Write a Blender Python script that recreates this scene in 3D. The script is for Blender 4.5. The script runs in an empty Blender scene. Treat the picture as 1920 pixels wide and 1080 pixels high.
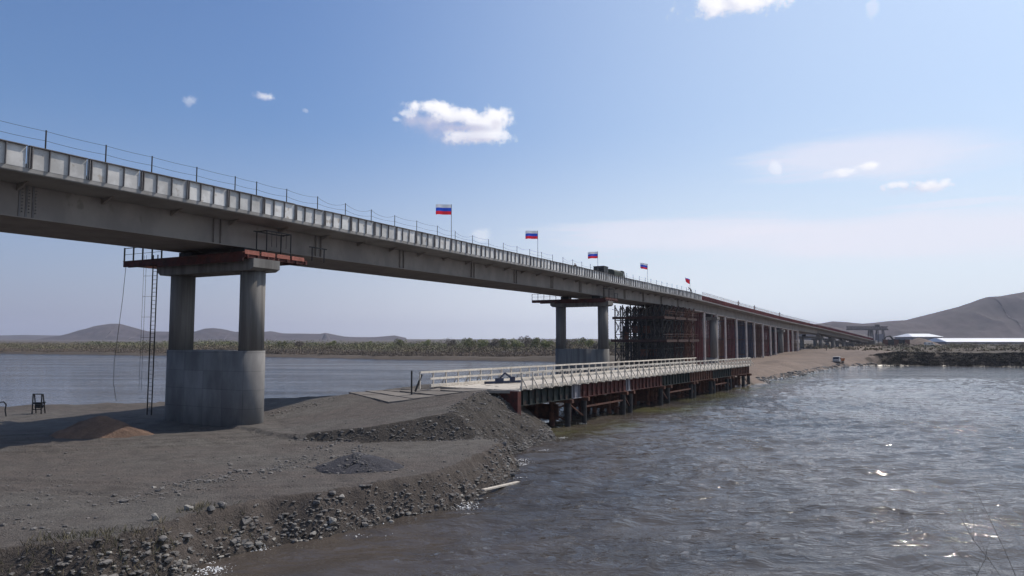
import bpy, bmesh, math, random
import numpy as np
from mathutils import Vector, Matrix
random.seed(7); RNG = np.random.default_rng(11)
R = math.radians
scene = bpy.context.scene
col = scene.collection

# ------------------------------------------------------------------ camera
cam_d = bpy.data.cameras.new('camera'); cam = bpy.data.objects.new('camera', cam_d); col.objects.link(cam)
cam.location = (0, 0, 8.0); cam.rotation_euler = (R(90) + math.atan(95 / 1300), 0, 0)
cam_d.sensor_width = 36; cam_d.lens = 36 * 1300 / 1920; cam_d.clip_start = .2; cam_d.clip_end = 30000
scene.camera = cam
scene.render.resolution_x = 1024; scene.render.resolution_y = 576

# ------------------------------------------------------------------ light
SUN_EL = R(50); SUN_AZ = R(33.4)            # azimuth measured from +X towards +Y
sd = Vector((math.cos(SUN_EL) * math.cos(SUN_AZ), math.cos(SUN_EL) * math.sin(SUN_AZ), math.sin(SUN_EL)))
sl = bpy.data.lights.new('sun', 'SUN'); sl.energy = 5.0; sl.angle = R(.5); sl.color = (1, .91, .79)
so = bpy.data.objects.new('sun', sl); col.objects.link(so); so.rotation_euler = sd.to_track_quat('Z', 'Y').to_euler()
vs = scene.view_settings; vs.view_transform = 'Standard'; vs.look = 'None'; vs.exposure = -.45; vs.gamma = 1; vs.use_curve_mapping = False

class NT:
    """small helper for node trees"""
    def __init__(s, nt): s.nt = nt; nt.nodes.clear()
    def n(s, t, **k):
        o = s.nt.nodes.new(t)
        for a, b in k.items():
            if a[0] == 'i' and a[1:].isdigit(): s.set(o, int(a[1:]), b)
            elif a.startswith('I_'): s.set(o, a[2:].replace('_', ' '), b)
            else: setattr(o, a, b)
        return o
    def set(s, o, key, v):
        inp = o.inputs[key]
        if isinstance(v, bpy.types.NodeSocket): s.nt.links.new(v, inp)
        else: inp.default_value = v
    def math(s, op, a, b=0., clamp=False):
        o = s.n('ShaderNodeMath', operation=op, use_clamp=clamp); s.set(o, 0, a); s.set(o, 1, b); return o.outputs[0]
    def mapr(s, v, a, b, c=0., d=1., smooth=True):
        o = s.n('ShaderNodeMapRange', interpolation_type='SMOOTHSTEP' if smooth else 'LINEAR')
        s.set(o, 0, v); s.set(o, 1, a); s.set(o, 2, b); s.set(o, 3, c); s.set(o, 4, d); return o.outputs[0]
    def noise(s, vec, scale, detail=4., rough=.55, dist=0.):
        o = s.n('ShaderNodeTexNoise', I_Scale=scale, I_Detail=detail, I_Roughness=rough, I_Distortion=dist)
        if vec is not None: s.set(o, 'Vector', vec)
        return o.outputs[0]
    def mix(s, f, a, b):
        o = s.n('ShaderNodeMix', data_type='RGBA'); s.set(o, 0, f); s.set(o, 6, a); s.set(o, 7, b); return o.outputs[2]
    def scalev(s, vec, v):
        o = s.n('ShaderNodeMapping'); s.set(o, 'Vector', vec); s.set(o, 'Scale', v); return o.outputs[0]

def c4(c): return (c[0], c[1], c[2], 1)

# ------------------------------------------------------------------ sky (world)
world = bpy.data.worlds.new('World'); scene.world = world; world.use_nodes = True
w = NT(world.node_tree)
sky = w.n('ShaderNodeTexSky', sky_type='NISHITA', sun_disc=False, sun_elevation=SUN_EL, sun_rotation=R(90) - SUN_AZ,
          altitude=0, air_density=1.15, dust_density=2.2, ozone_density=1.5)
g = w.n('ShaderNodeTexCoord').outputs['Generated']
def pixdir(px, py):
    th = math.atan(95 / 1300); p = (px - 960) / 1300; q = (540 - py) / 1300
    v = Vector((p, math.cos(th) - q * math.sin(th), math.sin(th) + q * math.cos(th))); return v.normalized()
def dotn(v):
    o = w.n('ShaderNodeVectorMath', operation='DOT_PRODUCT'); w.set(o, 0, g); o.inputs[1].default_value = v; return o.outputs['Value']
# the clouds stand in the sky by direction: centre (azimuth/elevation taken as a unit vector), half sizes in radians
CL = [  # px, py, half width, half height, opacity, grey towards lower left, roughness of the edge, base colour
    (842, 232, 92, 34, .62, 0, .8, (.66, .70, .98)), (800, 226, 52, 13, .5, 0, .8, (.8, .82, 1.05)),
    (820, 203, 52, 13, 1.0, .12, .9, 0), (868, 219, 66, 15, 1.0, .25, .9, 0), (928, 222, 36, 26, 1.0, .2, .9, 0), (893, 256, 58, 15, .95, .35, .9, 0), (905, 238, 50, 24, .75, .3, .8, 0),
    (872, 240, 62, 9, .75, 0, .9, (.74, .76, 1.0)), (905, 262, 40, 5, .5, 0, .9, (.8, .8, 1.02)), (930, 232, 14, 9, .5, 0, 1.0, (.84, .84, 1.04)),
    (764, 212, 13, 7, .5, .0, 1.3, 0), (743, 224, 9, 5, .35, .0, 1.3, 0),
    (494, 181, 24, 10, .75, .3, 1.1, 0), (357, 192, 11, 10, .3, .2, 1.2, 0), (572, 207, 8, 6, .25, .1, 1.2, 0),
    (1390, 0, 84, 24, 1.0, .2, 1.0, 0), (1728, 352, 60, 13, .6, 0, 1.0, (.95, .96, 1.18)), (1690, 346, 28, 8, .9, .1, 1.2, 0), (1752, 348, 40, 11, 1.0, .15, 1.2, 0), (1577, 322, 25, 8, .8, .1, 1.2, 0),
    (1630, 311, 23, 8, .95, .1, 1.2, 0), (1453, 316, 11, 11, .4, .1, 1.2, 0), (1636, 18, 10, 16, .25, .1, 1.2, 0), (905, 440, 22, 14, .3, .0, .9, 0),
]
veil = w.mapr(w.noise(w.scalev(g, (3, 3, 26)), 1.6, 6, .6), .42, .75)
zc = w.n('ShaderNodeSeparateXYZ'); w.set(zc, 0, g)
xr = w.mapr(zc.outputs[0], -.8, .45)
elev = zc.outputs[2]
# pale thin veil towards the horizon
hor = w.math('MULTIPLY', w.mapr(elev, .31, -.01), w.math('MULTIPLY_ADD', xr, .38) if False else w.mapr(xr, 0, 1, .62, .92), clamp=True)
tint = w.n('ShaderNodeMix', data_type='RGBA', blend_type='MULTIPLY', i0=1.0); w.set(tint, 6, sky.outputs[0]); w.set(tint, 7, (.98, 1.24, 1.64, 1))
bg_sky = w.n('ShaderNodeBackground', I_Strength=.105); w.set(bg_sky, 'Color', tint.outputs[2])
hcol = w.mix(xr, (.53, .575, .86, 1), (1.28, 1.32, 1.44, 1))
bg_h = w.n('ShaderNodeBackground', I_Strength=1.); w.set(bg_h, 'Color', hcol)
m1 = w.n('ShaderNodeMixShader'); w.set(m1, 0, hor); w.set(m1, 1, bg_sky.outputs[0]); w.set(m1, 2, bg_h.outputs[0])
cur = m1.outputs[0]
bg_r = w.n('ShaderNodeBackground', I_Strength=1.); w.set(bg_r, 'Color', (.98, 1.16, 1.32, 1)); m2 = w.n('ShaderNodeMixShader'); w.set(m2, 0, w.mapr(zc.outputs[0], -.35, .5, 0, .45)); w.set(m2, 1, cur); w.set(m2, 2, bg_r.outputs[0]); cur = m2.outputs[0]
# broad lens-shaped veil on the right and streaks low on the right
def ell(px, py, hw, hh):
    c = pixdir(px, py); rt = Vector((c.y, -c.x, 0)).normalized(); up = rt.cross(c)
    if up.z < 0: up = -up
    u = w.math('MULTIPLY', dotn(rt), 1300 / hw * 1.0); v = w.math('MULTIPLY', dotn(up), 1300 / hh * 1.0)
    k = c.dot(pixdir(960, 540))
    u = w.math('DIVIDE', u, 1 / 1.0); r2 = w.math('ADD', w.math('MULTIPLY', u, u), w.math('MULTIPLY', v, v))
    front = w.math('GREATER_THAN', dotn(c), .5)
    return w.math('SQRT', r2), u, v, front
def addlayer(cur, mask, color, strength=1.):
    b = w.n('ShaderNodeBackground', I_Strength=strength); w.set(b, 'Color', color)
    m = w.n('ShaderNodeMixShader'); w.set(m, 0, mask); w.set(m, 1, cur); w.set(m, 2, b.outputs[0]); return m.outputs[0]
for (px, py, hw, hh, a) in [(1625, 288, 225, 42, .6), (1760, 300, 200, 30, .22), (1300, 440, 330, 40, .6), (1720, 440, 420, 50, .7), (1420, 430, 130, 14, .4), (1500, 470, 90, 10, .2), (1790, 380, 120, 7, .3)]:
    r, u, v, fr = ell(px, py, hw, hh)
    mk = w.math('MULTIPLY', w.mapr(w.math('SUBTRACT', r, w.math('MULTIPLY', veil, .35)), 1.0, .25, 0, a), fr)
    cur = addlayer(cur, mk, (1.18, 1.17, 1.32, 1))
fine = w.noise(g, 42, 7, .62); med = w.noise(g, 17, 5, .6)
for (px, py, hw, hh, a, gr, ed, bc) in CL:
    r, u, v, fr = ell(px, py, hw, hh)
    nz = w.math('ADD', w.math('MULTIPLY', w.math('SUBTRACT', fine, .5), 2.3 * ed), w.math('MULTIPLY', w.math('SUBTRACT', med, .5), 1.6 * ed))
    rr = w.math('ADD', r, nz)
    mk = w.math('MULTIPLY', w.mapr(rr, 1.16, .38 if not bc else .1, 0, a), fr)
    lit = w.mapr(w.math('ADD', w.math('ADD', w.math('MULTIPLY', u, .55), w.math('MULTIPLY', v, .75)), w.math('MULTIPLY', nz, -1.3)), -.9, .5, min(1, gr * 2.2), 0)
    cc = w.mix(lit, c4(bc) if bc else (1.42, 1.42, 1.48, 1), (.62, .67, .95, 1))
    cur = addlayer(cur, mk, cc)
wo = w.n('ShaderNodeOutputWorld'); w.set(wo, 0, cur)

# ------------------------------------------------------------------ materials
MATS = {}
def mat(name, colr, colr2=None, rough=.85, scale=1., vscale=(1, 1, 1), bump=.0, bscale=None, metal=0., detail=5, contrast=(.35, .65), spec=.3, third=None):
    if name in MATS: return MATS[name]
    m = bpy.data.materials.new(name); m.use_nodes = True; t = NT(m.node_tree)
    co = t.n('ShaderNodeTexCoord').outputs['Object']
    vec = t.scalev(co, vscale)
    f = t.mapr(t.noise(vec, scale, detail, .6), contrast[0], contrast[1])
    colr2 = colr2 or tuple(x * .7 for x in colr)
    c = t.mix(f, c4(colr), c4(colr2))
    if third:   # colour, scale, threshold
        f3 = t.mapr(t.noise(t.scalev(co, vscale), third[1], 4, .6), third[2], third[2] + .1)
        c = t.mix(f3, c, c4(third[0]))
    p = t.n('ShaderNodeBsdfPrincipled', I_Roughness=rough, I_Metallic=metal); t.set(p, 'Base Color', c); p.inputs['Specular IOR Level'].default_value = spec
    if bump:
        b = t.n('ShaderNodeBump', I_Strength=min(1, bump), I_Distance=.05 if bump <= 1 else .15); t.set(b, 'Height', t.noise(vec, bscale or scale * 6, 6, .65)); t.set(p, 'Normal', b.outputs[0])
    o = t.n('ShaderNodeOutputMaterial'); t.set(o, 0, p.outputs[0]); MATS[name] = m; return m

M_conc = mat('concrete', (.205, .2, .198), (.14, .135, .134), rough=.9, scale=.7, vscale=(1, 1, .35), bump=.25, bscale=9)
M_conc_dark = mat('shuttered concrete', (.20, .19, .18), (.125, .117, .11), rough=.9, scale=.9, vscale=(2.2, 2.2, .12), bump=.35, bscale=6)  # darker concrete; the walkway's shade on the cap beams is put into this colour
M_girder = mat('girder steel', (.265, .235, .21), (.205, .18, .165), rough=.7, scale=.5, vscale=(1, 1, .6), bump=.05, third=((.19, .165, .145), 1.1, .62))
M_fascia = mat('pale deck edge panel', (.68, .67, .66), (.50, .49, .48), rough=.7, scale=.9, bump=.1, third=((.42, .38, .34), 1.9, .58))
M_lip = mat('slab edge', (.3, .29, .285), (.22, .21, .2), scale=1.2)
M_rib = mat('panel rib', (.17, .16, .16), (.11, .1, .1), rough=.6)
M_deck = mat('deck concrete', (.3, .29, .28), (.22, .21, .2), scale=.4)
M_redform = mat('red formwork', (.19, .042, .042), (.115, .03, .03), rough=.7, scale=1.2)
M_red = mat('red oxide steel', (.10, .028, .023), (.055, .022, .019), rough=.8, scale=2.2, third=((.04, .026, .022), 3, .58))
M_redlight = mat('orange planking', (.36, .13, .10), (.25, .09, .065), rough=.8, scale=3)
M_dark = mat('dark steel', (.035, .032, .033), (.02, .018, .018), rough=.6, scale=3)
M_black = mat('black steel', (.018, .018, .02), (.012, .012, .013), rough=.5, scale=3)
M_navy = mat('navy steel', (.03, .045, .09), (.03, .03, .05), rough=.6, scale=2)
M_teal = mat('dark green steel', (.022, .03, .028), (.018, .02, .02), rough=.8, scale=1.5, third=((.05, .03, .025), 2, .55))
M_brown = mat('rusty steel', (.14, .06, .04), (.07, .036, .028), rough=.85, scale=2.2, bump=.2)
M_rust = mat('dark rusty steel', (.065, .032, .027), (.04, .024, .022), rough=.9, scale=1.5)
M_lightpost = mat('pale steel post', (.62, .54, .50), (.46, .38, .34), rough=.7, scale=.9, third=((.26, .14, .1), 2, .64))
M_wood = mat('pale timber', (.70, .64, .56), (.54, .48, .41), rough=.85, scale=3, vscale=(1, 1, 1), third=((.36, .26, .2), 6, .62))
M_plank = mat('deck planks', (.56, .51, .45), (.43, .39, .34), rough=.9, scale=2.4, bump=.3)
M_slab = mat('road slab', (.21, .19, .172), (.165, .145, .13), rough=.9, scale=.8, bump=.4, bscale=8, third=((.16, .13, .115), 1.4, .6))
M_rock = mat('grey rock', (.19, .178, .168), (.10, .093, .09), rough=.9, scale=2.5, bump=.6, bscale=9)
M_rocklight = mat('pale rock', (.34, .32, .29), (.2, .19, .175), rough=.9, scale=3, bump=.6, bscale=9)
M_white = mat('white sheet', (.8, .8, .82), (.72, .72, .74), rough=.6, scale=.05)
M_wallgrey = mat('grey wall', (.24, .23, .25), (.2, .19, .21), rough=.8, scale=.05)
M_glass = mat('dark glass', (.02, .022, .025), (.015, .016, .018), rough=.15, scale=1, spec=.6)
M_tyre = mat('tyre rubber', (.02, .02, .02), (.03, .028, .026), rough=.9, scale=4)
M_green = mat('army green paint', (.035, .045, .03), (.025, .03, .022), rough=.6, scale=1.5)
M_orange = mat('orange paint', (.42, .13, .04), (.3, .1, .03), rough=.5, scale=1.5)
M_whitep = mat('white paint', (.6, .58, .55), (.5, .47, .43), rough=.5, scale=1.5)
M_skin = mat('skin', (.42, .25, .18), (.38, .22, .16), rough=.6)
M_cloth = mat('dark work clothes', (.03, .032, .04), (.02, .02, .025), rough=.9, scale=5)
M_cloth2 = mat('brown work clothes', (.09, .06, .045), (.06, .04, .03), rough=.9, scale=5)
M_helmet = mat('orange helmet', (.5, .16, .04), (.45, .14, .04), rough=.4)
M_foam = mat('foam', (.85, .85, .85), (.7, .7, .7), rough=.9, scale=5)
M_bark = mat('bark', (.08, .06, .05), (.05, .04, .03), rough=.95, scale=5, bump=.4)

def add_joints(m, pitch, width, dark):
    t = m.node_tree; p = [n for n in t.nodes if n.type == 'BSDF_PRINCIPLED'][0]; src = p.inputs['Base Color'].links[0].from_socket
    co = t.nodes.new('ShaderNodeTexCoord'); sx_ = t.nodes.new('ShaderNodeSeparateXYZ'); t.links.new(co.outputs['Object'], sx_.inputs[0])
    def mth(op, a, b):
        o = t.nodes.new('ShaderNodeMath'); o.operation = op
        for i_, v_ in enumerate((a, b)):
            if isinstance(v_, bpy.types.NodeSocket): t.links.new(v_, o.inputs[i_])
            else: o.inputs[i_].default_value = v_
        return o.outputs[0]
    fr = mth('FRACT', mth('MULTIPLY', sx_.outputs[2], 1 / pitch), 0); ln = mth('LESS_THAN', fr, width / pitch)
    ho_ = mth('ADD', mth('MULTIPLY', sx_.outputs[0], .886), mth('MULTIPLY', sx_.outputs[1], -.4635)); ln2 = mth('LESS_THAN', mth('FRACT', mth('MULTIPLY', ho_, 1 / 2.1), 0), width / 2.1)
    # each lift of formwork has its own tone
    wn = t.nodes.new('ShaderNodeTexWhiteNoise'); wn.noise_dimensions = '2D'; cb = t.nodes.new('ShaderNodeCombineXYZ'); t.links.new(mth('FLOOR', mth('MULTIPLY', sx_.outputs[2], 1 / pitch), 0), cb.inputs[0]); t.links.new(mth('FLOOR', mth('MULTIPLY', ho_, 1 / 2.1), 0), cb.inputs[1]); t.links.new(cb.outputs[0], wn.inputs['Vector'])
    tone = mth('SUBTRACT', mth('ADD', .86, mth('MULTIPLY', wn.outputs['Value'], .22)), mth('MULTIPLY', mth('MAXIMUM', ln, ln2), dark))
    mx = t.nodes.new('ShaderNodeVectorMath'); mx.operation = 'SCALE'; t.links.new(src, mx.inputs[0]); t.links.new(tone, mx.inputs['Scale']); t.links.new(mx.outputs[0], p.inputs['Base Color'])
def vary(m, lo, hi):      # every panel its own tone
    t = m.node_tree; p = [n for n in t.nodes if n.type == 'BSDF_PRINCIPLED'][0]; src = p.inputs['Base Color'].links[0].from_socket
    oi = t.nodes.new('ShaderNodeObjectInfo'); mr = t.nodes.new('ShaderNodeMapRange'); mr.inputs[3].default_value = lo; mr.inputs[4].default_value = hi; t.links.new(oi.outputs['Random'], mr.inputs[0])
    mx = t.nodes.new('ShaderNodeVectorMath'); mx.operation = 'SCALE'; t.links.new(src, mx.inputs[0]); t.links.new(mr.outputs[0], mx.inputs['Scale']); t.links.new(mx.outputs[0], p.inputs['Base Color'])
vary(M_fascia, .78, 1.1); vary(M_slab, .85, 1.15); vary(M_wood, .82, 1.05); vary(M_redform, .75, 1.2)
add_joints(M_conc, 1.35, .035, .3)
def foliage(name, a, b, sc=.12):
    return mat(name, a, b, rough=.8, scale=sc, detail=3, contrast=(.38, .62))
M_fol1 = foliage('spring willow leaves', (.185, .19, .08), (.12, .12, .06))
M_fol2 = foliage('dry brown scrub', (.185, .142, .105), (.14, .112, .085), .02)
M_fol3 = foliage('olive scrub', (.17, .155, .085), (.165, .125, .085), .02)
M_drygrass = mat('dry grass', (.16, .13, .085), (.075, .075, .045), rough=.9, scale=1.6)

def ground_mat(name, a, b, c3, dust, sc=1.):
    m = bpy.data.materials.new(name); m.use_nodes = True; t = NT(m.node_tree)
    co = t.n('ShaderNodeTexCoord').outputs['Object']
    big = t.mapr(t.noise(t.scalev(co, (1, 1.6, 1)), .12 * sc, 5, .6), .38, .62)
    mid = t.mapr(t.noise(co, 1.1 * sc, 7, .68), .38, .64)
    fin = t.mapr(t.noise(co, 9 * sc, 6, .7), .35, .68)
    vor = t.n('ShaderNodeTexVoronoi', I_Scale=5.5 * sc); t.set(vor, 'Vector', co)
    c = t.mix(big, c4(a), c4(b)); c = t.mix(t.math('MULTIPLY', mid, .65), c, c4(c3)); c = t.mix(t.math('MULTIPLY', fin, .35), c, c4(dust))
    st = t.mapr(vor.outputs['Distance'], .16, .08, 0, .5); pick = t.mapr(t.noise(co, .8 * sc, 3), .5, .6)
    c = t.mix(t.math('MULTIPLY', st, pick), c, c4(tuple(x * 1.9 for x in dust)))
    sz_ = t.n('ShaderNodeSeparateXYZ'); t.set(sz_, 0, co)
    wet = t.mapr(t.math('ADD', sz_.outputs[2], t.math('MULTIPLY', mid, -.18)), .22, .02)     # silt soaked by the waves
    damp = t.mapr(t.noise(t.scalev(co, (.8, 1.5, 1)), .35 * sc, 5, .65), .56, .68, 0, .35)
    c = t.mix(t.math('MAXIMUM', t.math('MULTIPLY', wet, .65), damp), c, c4(tuple(x * .4 for x in b)))
    p = t.n('ShaderNodeBsdfPrincipled'); t.set(p, 'Roughness', t.mapr(wet, 0, 1, .95, .35)); p.inputs['Specular IOR Level'].default_value = .2; t.set(p, 'Base Color', c)
    h = t.math('ADD', t.math('MULTIPLY', mid, .5), t.math('MULTIPLY', fin, .35))
    b_ = t.n('ShaderNodeBump', I_Strength=.9, I_Distance=.12); t.set(b_, 'Height', h); t.set(p, 'Normal', b_.outputs[0])
    o = t.n('ShaderNodeOutputMaterial'); t.set(o, 0, p.outputs[0]); return m
M_ground = ground_mat('packed gravel', (.14, .129, .118), (.124, .104, .094), (.08, .071, .066), (.175, .16, .147))
M_mound = ground_mat('dark gravel fill', (.088, .078, .07), (.07, .06, .054), (.038, .033, .03), (.14, .125, .112), 2.2)
M_bankface = ground_mat('eroded bank earth', (.12, .10, .09), (.095, .08, .07), (.055, .046, .042), (.16, .138, .125), 1.5)
M_far = ground_mat('far bank earth', (.095, .075, .06), (.08, .066, .05), (.06, .05, .04), (.12, .095, .075), .06)
M_sand = ground_mat('sandy embankment', (.205, .155, .125), (.16, .125, .105), (.125, .10, .085), (.25, .195, .16), .25)
M_bed = ground_mat('river bed', (.12, .1, .07), (.1, .08, .06), (.08, .07, .05), (.13, .11, .08), .05)
M_hill = ground_mat('hill slopes', (.075, .056, .058), (.04, .033, .035), (.028, .024, .026), (.115, .085, .08), .05)
M_soil = ground_mat('reddish soil', (.23, .15, .112), (.19, .125, .095), (.13, .088, .07), (.28, .195, .15), 1.4)
M_gravel = ground_mat('blue grey gravel', (.10, .098, .11), (.08, .078, .09), (.055, .053, .06), (.16, .155, .17), 3.)

# ------------------------------------------------------------------ mesh helpers
class MB:
    def __init__(s): s.v = []; s.f = []
    def add(s, vs_, fs): k = len(s.v); s.v += [tuple(v) for v in vs_]; s.f += [tuple(i + k for i in f) for f in fs]; return s
    def box(s, c, size, rz=0., ax=None):
        c = Vector(c); hx, hy, hz = size[0] / 2, size[1] / 2, size[2] / 2
        if ax is None: ax = (Vector((math.cos(rz), math.sin(rz), 0)), Vector((-math.sin(rz), math.cos(rz), 0)), Vector((0, 0, 1)))
        vs_ = [c + ax[0] * (hx * i) + ax[1] * (hy * j) + ax[2] * (hz * k) for i in (-1, 1) for j in (-1, 1) for k in (-1, 1)]
        return s.add(vs_, [(0, 1, 3, 2), (4, 6, 7, 5), (0, 4, 5, 1), (2, 3, 7, 6), (0, 2, 6, 4), (1, 5, 7, 3)])
    def bar(s, a, b, wd, ht=None):
        a = Vector(a); b = Vector(b); d = b - a; L = d.length
        if L < 1e-6: return s
        d.normalize(); u = d.cross(Vector((0, 0, 1)))
        if u.length < 1e-3: u = Vector((1, 0, 0))
        u.normalize(); v = u.cross(d)
        return s.box((a + b) / 2, (L, wd, ht or wd), ax=(d, u, v))
    def tube(s, a, b, r1, r2=None, n=8, caps=True):
        a = Vector(a); b = Vector(b); r2 = r1 if r2 is None else r2; d = (b - a).normalized(); u = d.cross(Vector((0, 0, 1)))
        if u.length < 1e-3: u = Vector((1, 0, 0))
        u.normalize(); v = u.cross(d); vs_ = []
        for c, r in ((a, r1), (b, r2)):
            for i in range(n): t = 2 * math.pi * i / n; vs_.append(c + u * (r * math.cos(t)) + v * (r * math.sin(t)))
        fs = [(i, (i + 1) % n, n + (i + 1) % n, n + i) for i in range(n)]
        if caps: fs += [tuple(range(n))[::-1], tuple(range(n, 2 * n))]
        return s.add(vs_, fs)
    def build(s, name, m, parent=None, smooth=False, bevel=0):
        me = bpy.data.meshes.new(name); me.from_pydata(s.v, [], s.f); me.update()
        bm = bmesh.new(); bm.from_mesh(me); bmesh.ops.recalc_face_normals(bm, faces=bm.faces); bm.to_mesh(me); bm.free()
        if smooth: me.polygons.foreach_set('use_smooth', [True] * len(me.polygons))
        me.materials.append(m); o = bpy.data.objects.new(name, me); col.objects.link(o)
        if parent: o.parent = parent
        if bevel: b = o.modifiers.new('bevel', 'BEVEL'); b.width = bevel; b.segments = 1
        return o
def tag(o, label=None, cat=None, group=None, kind=None):
    if label: o['label'] = label
    if cat: o['category'] = cat
    if group: o['group'] = group
    if kind: o['kind'] = kind
    return o
def empty(name, loc, rz=0, **k):
    o = bpy.data.objects.new(name, None); col.objects.link(o); o.location = loc; o.rotation_euler = (0, 0, rz); o.empty_display_size = .3; return tag(o, **k)
def setparent(root):   # bake world-space children into the root's frame
    bpy.context.view_layer.update(); inv = root.matrix_world.inverted()
    for ch in root.children:
        ch.data.transform(inv)
def copy_tree(o, parent=None):
    c = o.copy(); col.objects.link(c); c.parent = parent
    for ch in o.children: copy_tree(ch, c)
    return c
def vn(x, y, sc, seed=0, octv=4):
    """vectorised value noise, -1..1"""
    out = np.zeros_like(x, dtype=float); amp = 1; tot = 0
    for o in range(octv):
        X = x / sc * 2 ** o + 17.3 * o; Y = y / sc * 2 ** o - 9.1 * o; xi = np.floor(X).astype(np.int64); yi = np.floor(Y).astype(np.int64); fx = X - xi; fy = Y - yi
        fx = fx * fx * (3 - 2 * fx); fy = fy * fy * (3 - 2 * fy)
        def h(a, b):
            n = (a * 374761393 + b * 668265263 + (seed + o) * 1442695041) & 0x7fffffff; n = ((n ^ (n >> 13)) * 1274126177) & 0x7fffffff
            return ((n ^ (n >> 16)) & 0xffff) / 32767.5 - 1
        out += amp * ((h(xi, yi) * (1 - fx) + h(xi + 1, yi) * fx) * (1 - fy) + (h(xi, yi + 1) * (1 - fx) + h(xi + 1, yi + 1) * fx) * fy)
        tot += amp; amp *= .5
    return out / tot
def sdist(x, y, poly):
    """signed distance to a polygon, positive inside"""
    d = np.full(x.shape, 1e9); ins = np.zeros(x.shape, bool); n = len(poly)
    for i in range(n):
        ax, ay = poly[i]; bx, by = poly[(i + 1) % n]; dx, dy = bx - ax, by - ay
        t = np.clip(((x - ax) * dx + (y - ay) * dy) / (dx * dx + dy * dy), 0, 1)
        d = np.minimum(d, np.hypot(x - ax - t * dx, y - ay - t * dy))
        c = ((ay > y) != (by > y)); 
        with np.errstate(divide='ignore', invalid='ignore'): xc = (bx - ax) * (y - ay) / (by - ay if by != ay else 1e-9) + ax
        ins ^= c & (x < xc)
    return np.where(ins, d, -d)
def grid_obj(name, xs, ys, zf, m, keep=None, smooth=True):
    X, Y = np.meshgrid(xs, ys); Z = zf(X, Y); nx, ny = len(xs), len(ys)
    V = np.stack([X, Y, Z], -1).reshape(-1, 3)
    i = (np.arange(ny - 1)[:, None] * nx + np.arange(nx - 1)[None]).ravel(); F = np.stack([i, i + 1, i + nx + 1, i + nx], 1)
    if keep is not None:
        k = keep(Z).ravel() if callable(keep) else None
        F = F[k[F].any(1)]
        used = np.unique(F); mp = -np.ones(len(V), int); mp[used] = np.arange(len(used)); V = V[used]; F = mp[F]
    me = bpy.data.meshes.new(name); me.from_pydata(V.tolist(), [], F.tolist()); me.update()
    if smooth: me.polygons.foreach_set('use_smooth', [True] * len(me.polygons))
    me.materials.append(m); o = bpy.data.objects.new(name, me); col.objects.link(o); return o
def spaced(segs):
    """concatenate (start, stop, step) ranges"""
    out = []
    for a, b, st in segs: n = max(1, int(round((b - a) / st))); out += list(np.linspace(a, b, n, endpoint=False))
    out.append(segs[-1][1]); return np.array(out)

# ------------------------------------------------------------------ land and water
NEAR = [(-300, 8), (-60, 10), (-28, 14), (-20, 17.2), (-15.2, 20.3), (-12.6, 22), (-11, 23.6), (-10.9, 25.2), (-9.9, 26.4), (-9.2, 27.8), (-7.5, 28.6), (-6, 30.1), (-4.2, 31.7), (-3, 32.9), (-1.7, 35.2),
        (-.9, 37.5), (-.37, 40), (.2, 42.3), (.38, 44.4), (-.2, 47.4), (1.2, 50.5), (2.9, 54.2), (3.6, 57.1), (3.4, 61), (1.5, 66), (-4, 69.5), (-13, 73.5), (-19, 72.5), (-24, 70.8), (-31.4, 68.5), (-34, 66.2), (-42, 63.5), (-60, 60), (-90, 54), (-300, 50)]
def near_z(X, Y):
    rut = 0
    for k_, (a_, b_, c_, y0) in enumerate([(.35, .004, 1.0, 47.5), (.42, .006, 2.2, 45.0), (-.05, .004, .5, 30.5), (.55, .0, .3, 54.0)]):
        yc = y0 + a_ * (X + 16) + b_ * (X + 16) ** 2 + .8 * np.sin(X * .16 + c_)
        for o_ in (-.95, .95): q_ = np.abs(Y - yc - o_) / 1.1; rut = rut - .12 * np.exp(-(q_ / .22) ** 2) + .07 * np.exp(-((q_ - .4) / .16) ** 2)
    d = sdist(X, Y, NEAR) + .35 * vn(X, Y, 2.2, 3) + .12 * vn(X, Y, .6, 5)
    base = 1.62 + .10 * vn(X, Y, 7, 1) + .06 * vn(X, Y, 1.3, 2) + rut * (.6 + .4 * vn(X, Y, 3, 15)) * (X < -3) + np.clip((Y - 44) / 20, 0, 1) * .25
    # mound carrying the road up to the trestle bridge
    zm = np.clip(3.9 - np.maximum(0, -.5 - (Y - 50) * .55 - X) * .125, 1.9, 4) - np.maximum(0, Y - 63) * .25
    toe = [(-2.2, 44.3), (-9, 43.2), (-15, 45), (-22, 52), (-24, 70), (12, 75), (12, 50)]
    dm = sdist(X, Y, toe) + .25 * vn(X, Y, 1.6, 9)
    m = np.minimum(zm, 1.62 + np.maximum(0, dm) * .85)
    top = np.where(dm > 0, np.maximum(base, m + .05 * vn(X, Y, 1.0, 8)), base)
    steep = 1.55 + .6 * vn(X, Y, 2.2, 12)
    steep = np.where(Y > 44.5, .86, steep)
    z = np.minimum(top, d * steep - .05)
    z = z + np.where((z > .05) & (z < top - .05), .26 * vn(X, Y, .9, 21) + .1 * vn(X, Y, .3, 22), 0)
    # shallow pit beside the pier, rubble rim
    pit = np.exp(-(((X + 24.5) / 5) ** 2 + ((Y - 51) / 2.6) ** 2)); z = z - .35 * pit * (d > 3)
    far = np.exp(-((sdist(X, Y, NEAR) - 2) / 2.) ** 2) * (Y > 55) * (X < -14); z = z + far * (.35 + .2 * vn(X, Y, 2, 33))
    return np.maximum(z, -1.6)
near_xs = spaced([(-300, -60, 12), (-60, -34, .8), (-34, 8, .17)]); near_ys = spaced([(6, 16, .6), (16, 50, .15), (50, 78, .25)])
gg = tag(grid_obj('gravel_ground', near_xs, near_ys, near_z, M_ground, keep=lambda Z: Z > -1.2), kind='structure')
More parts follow.
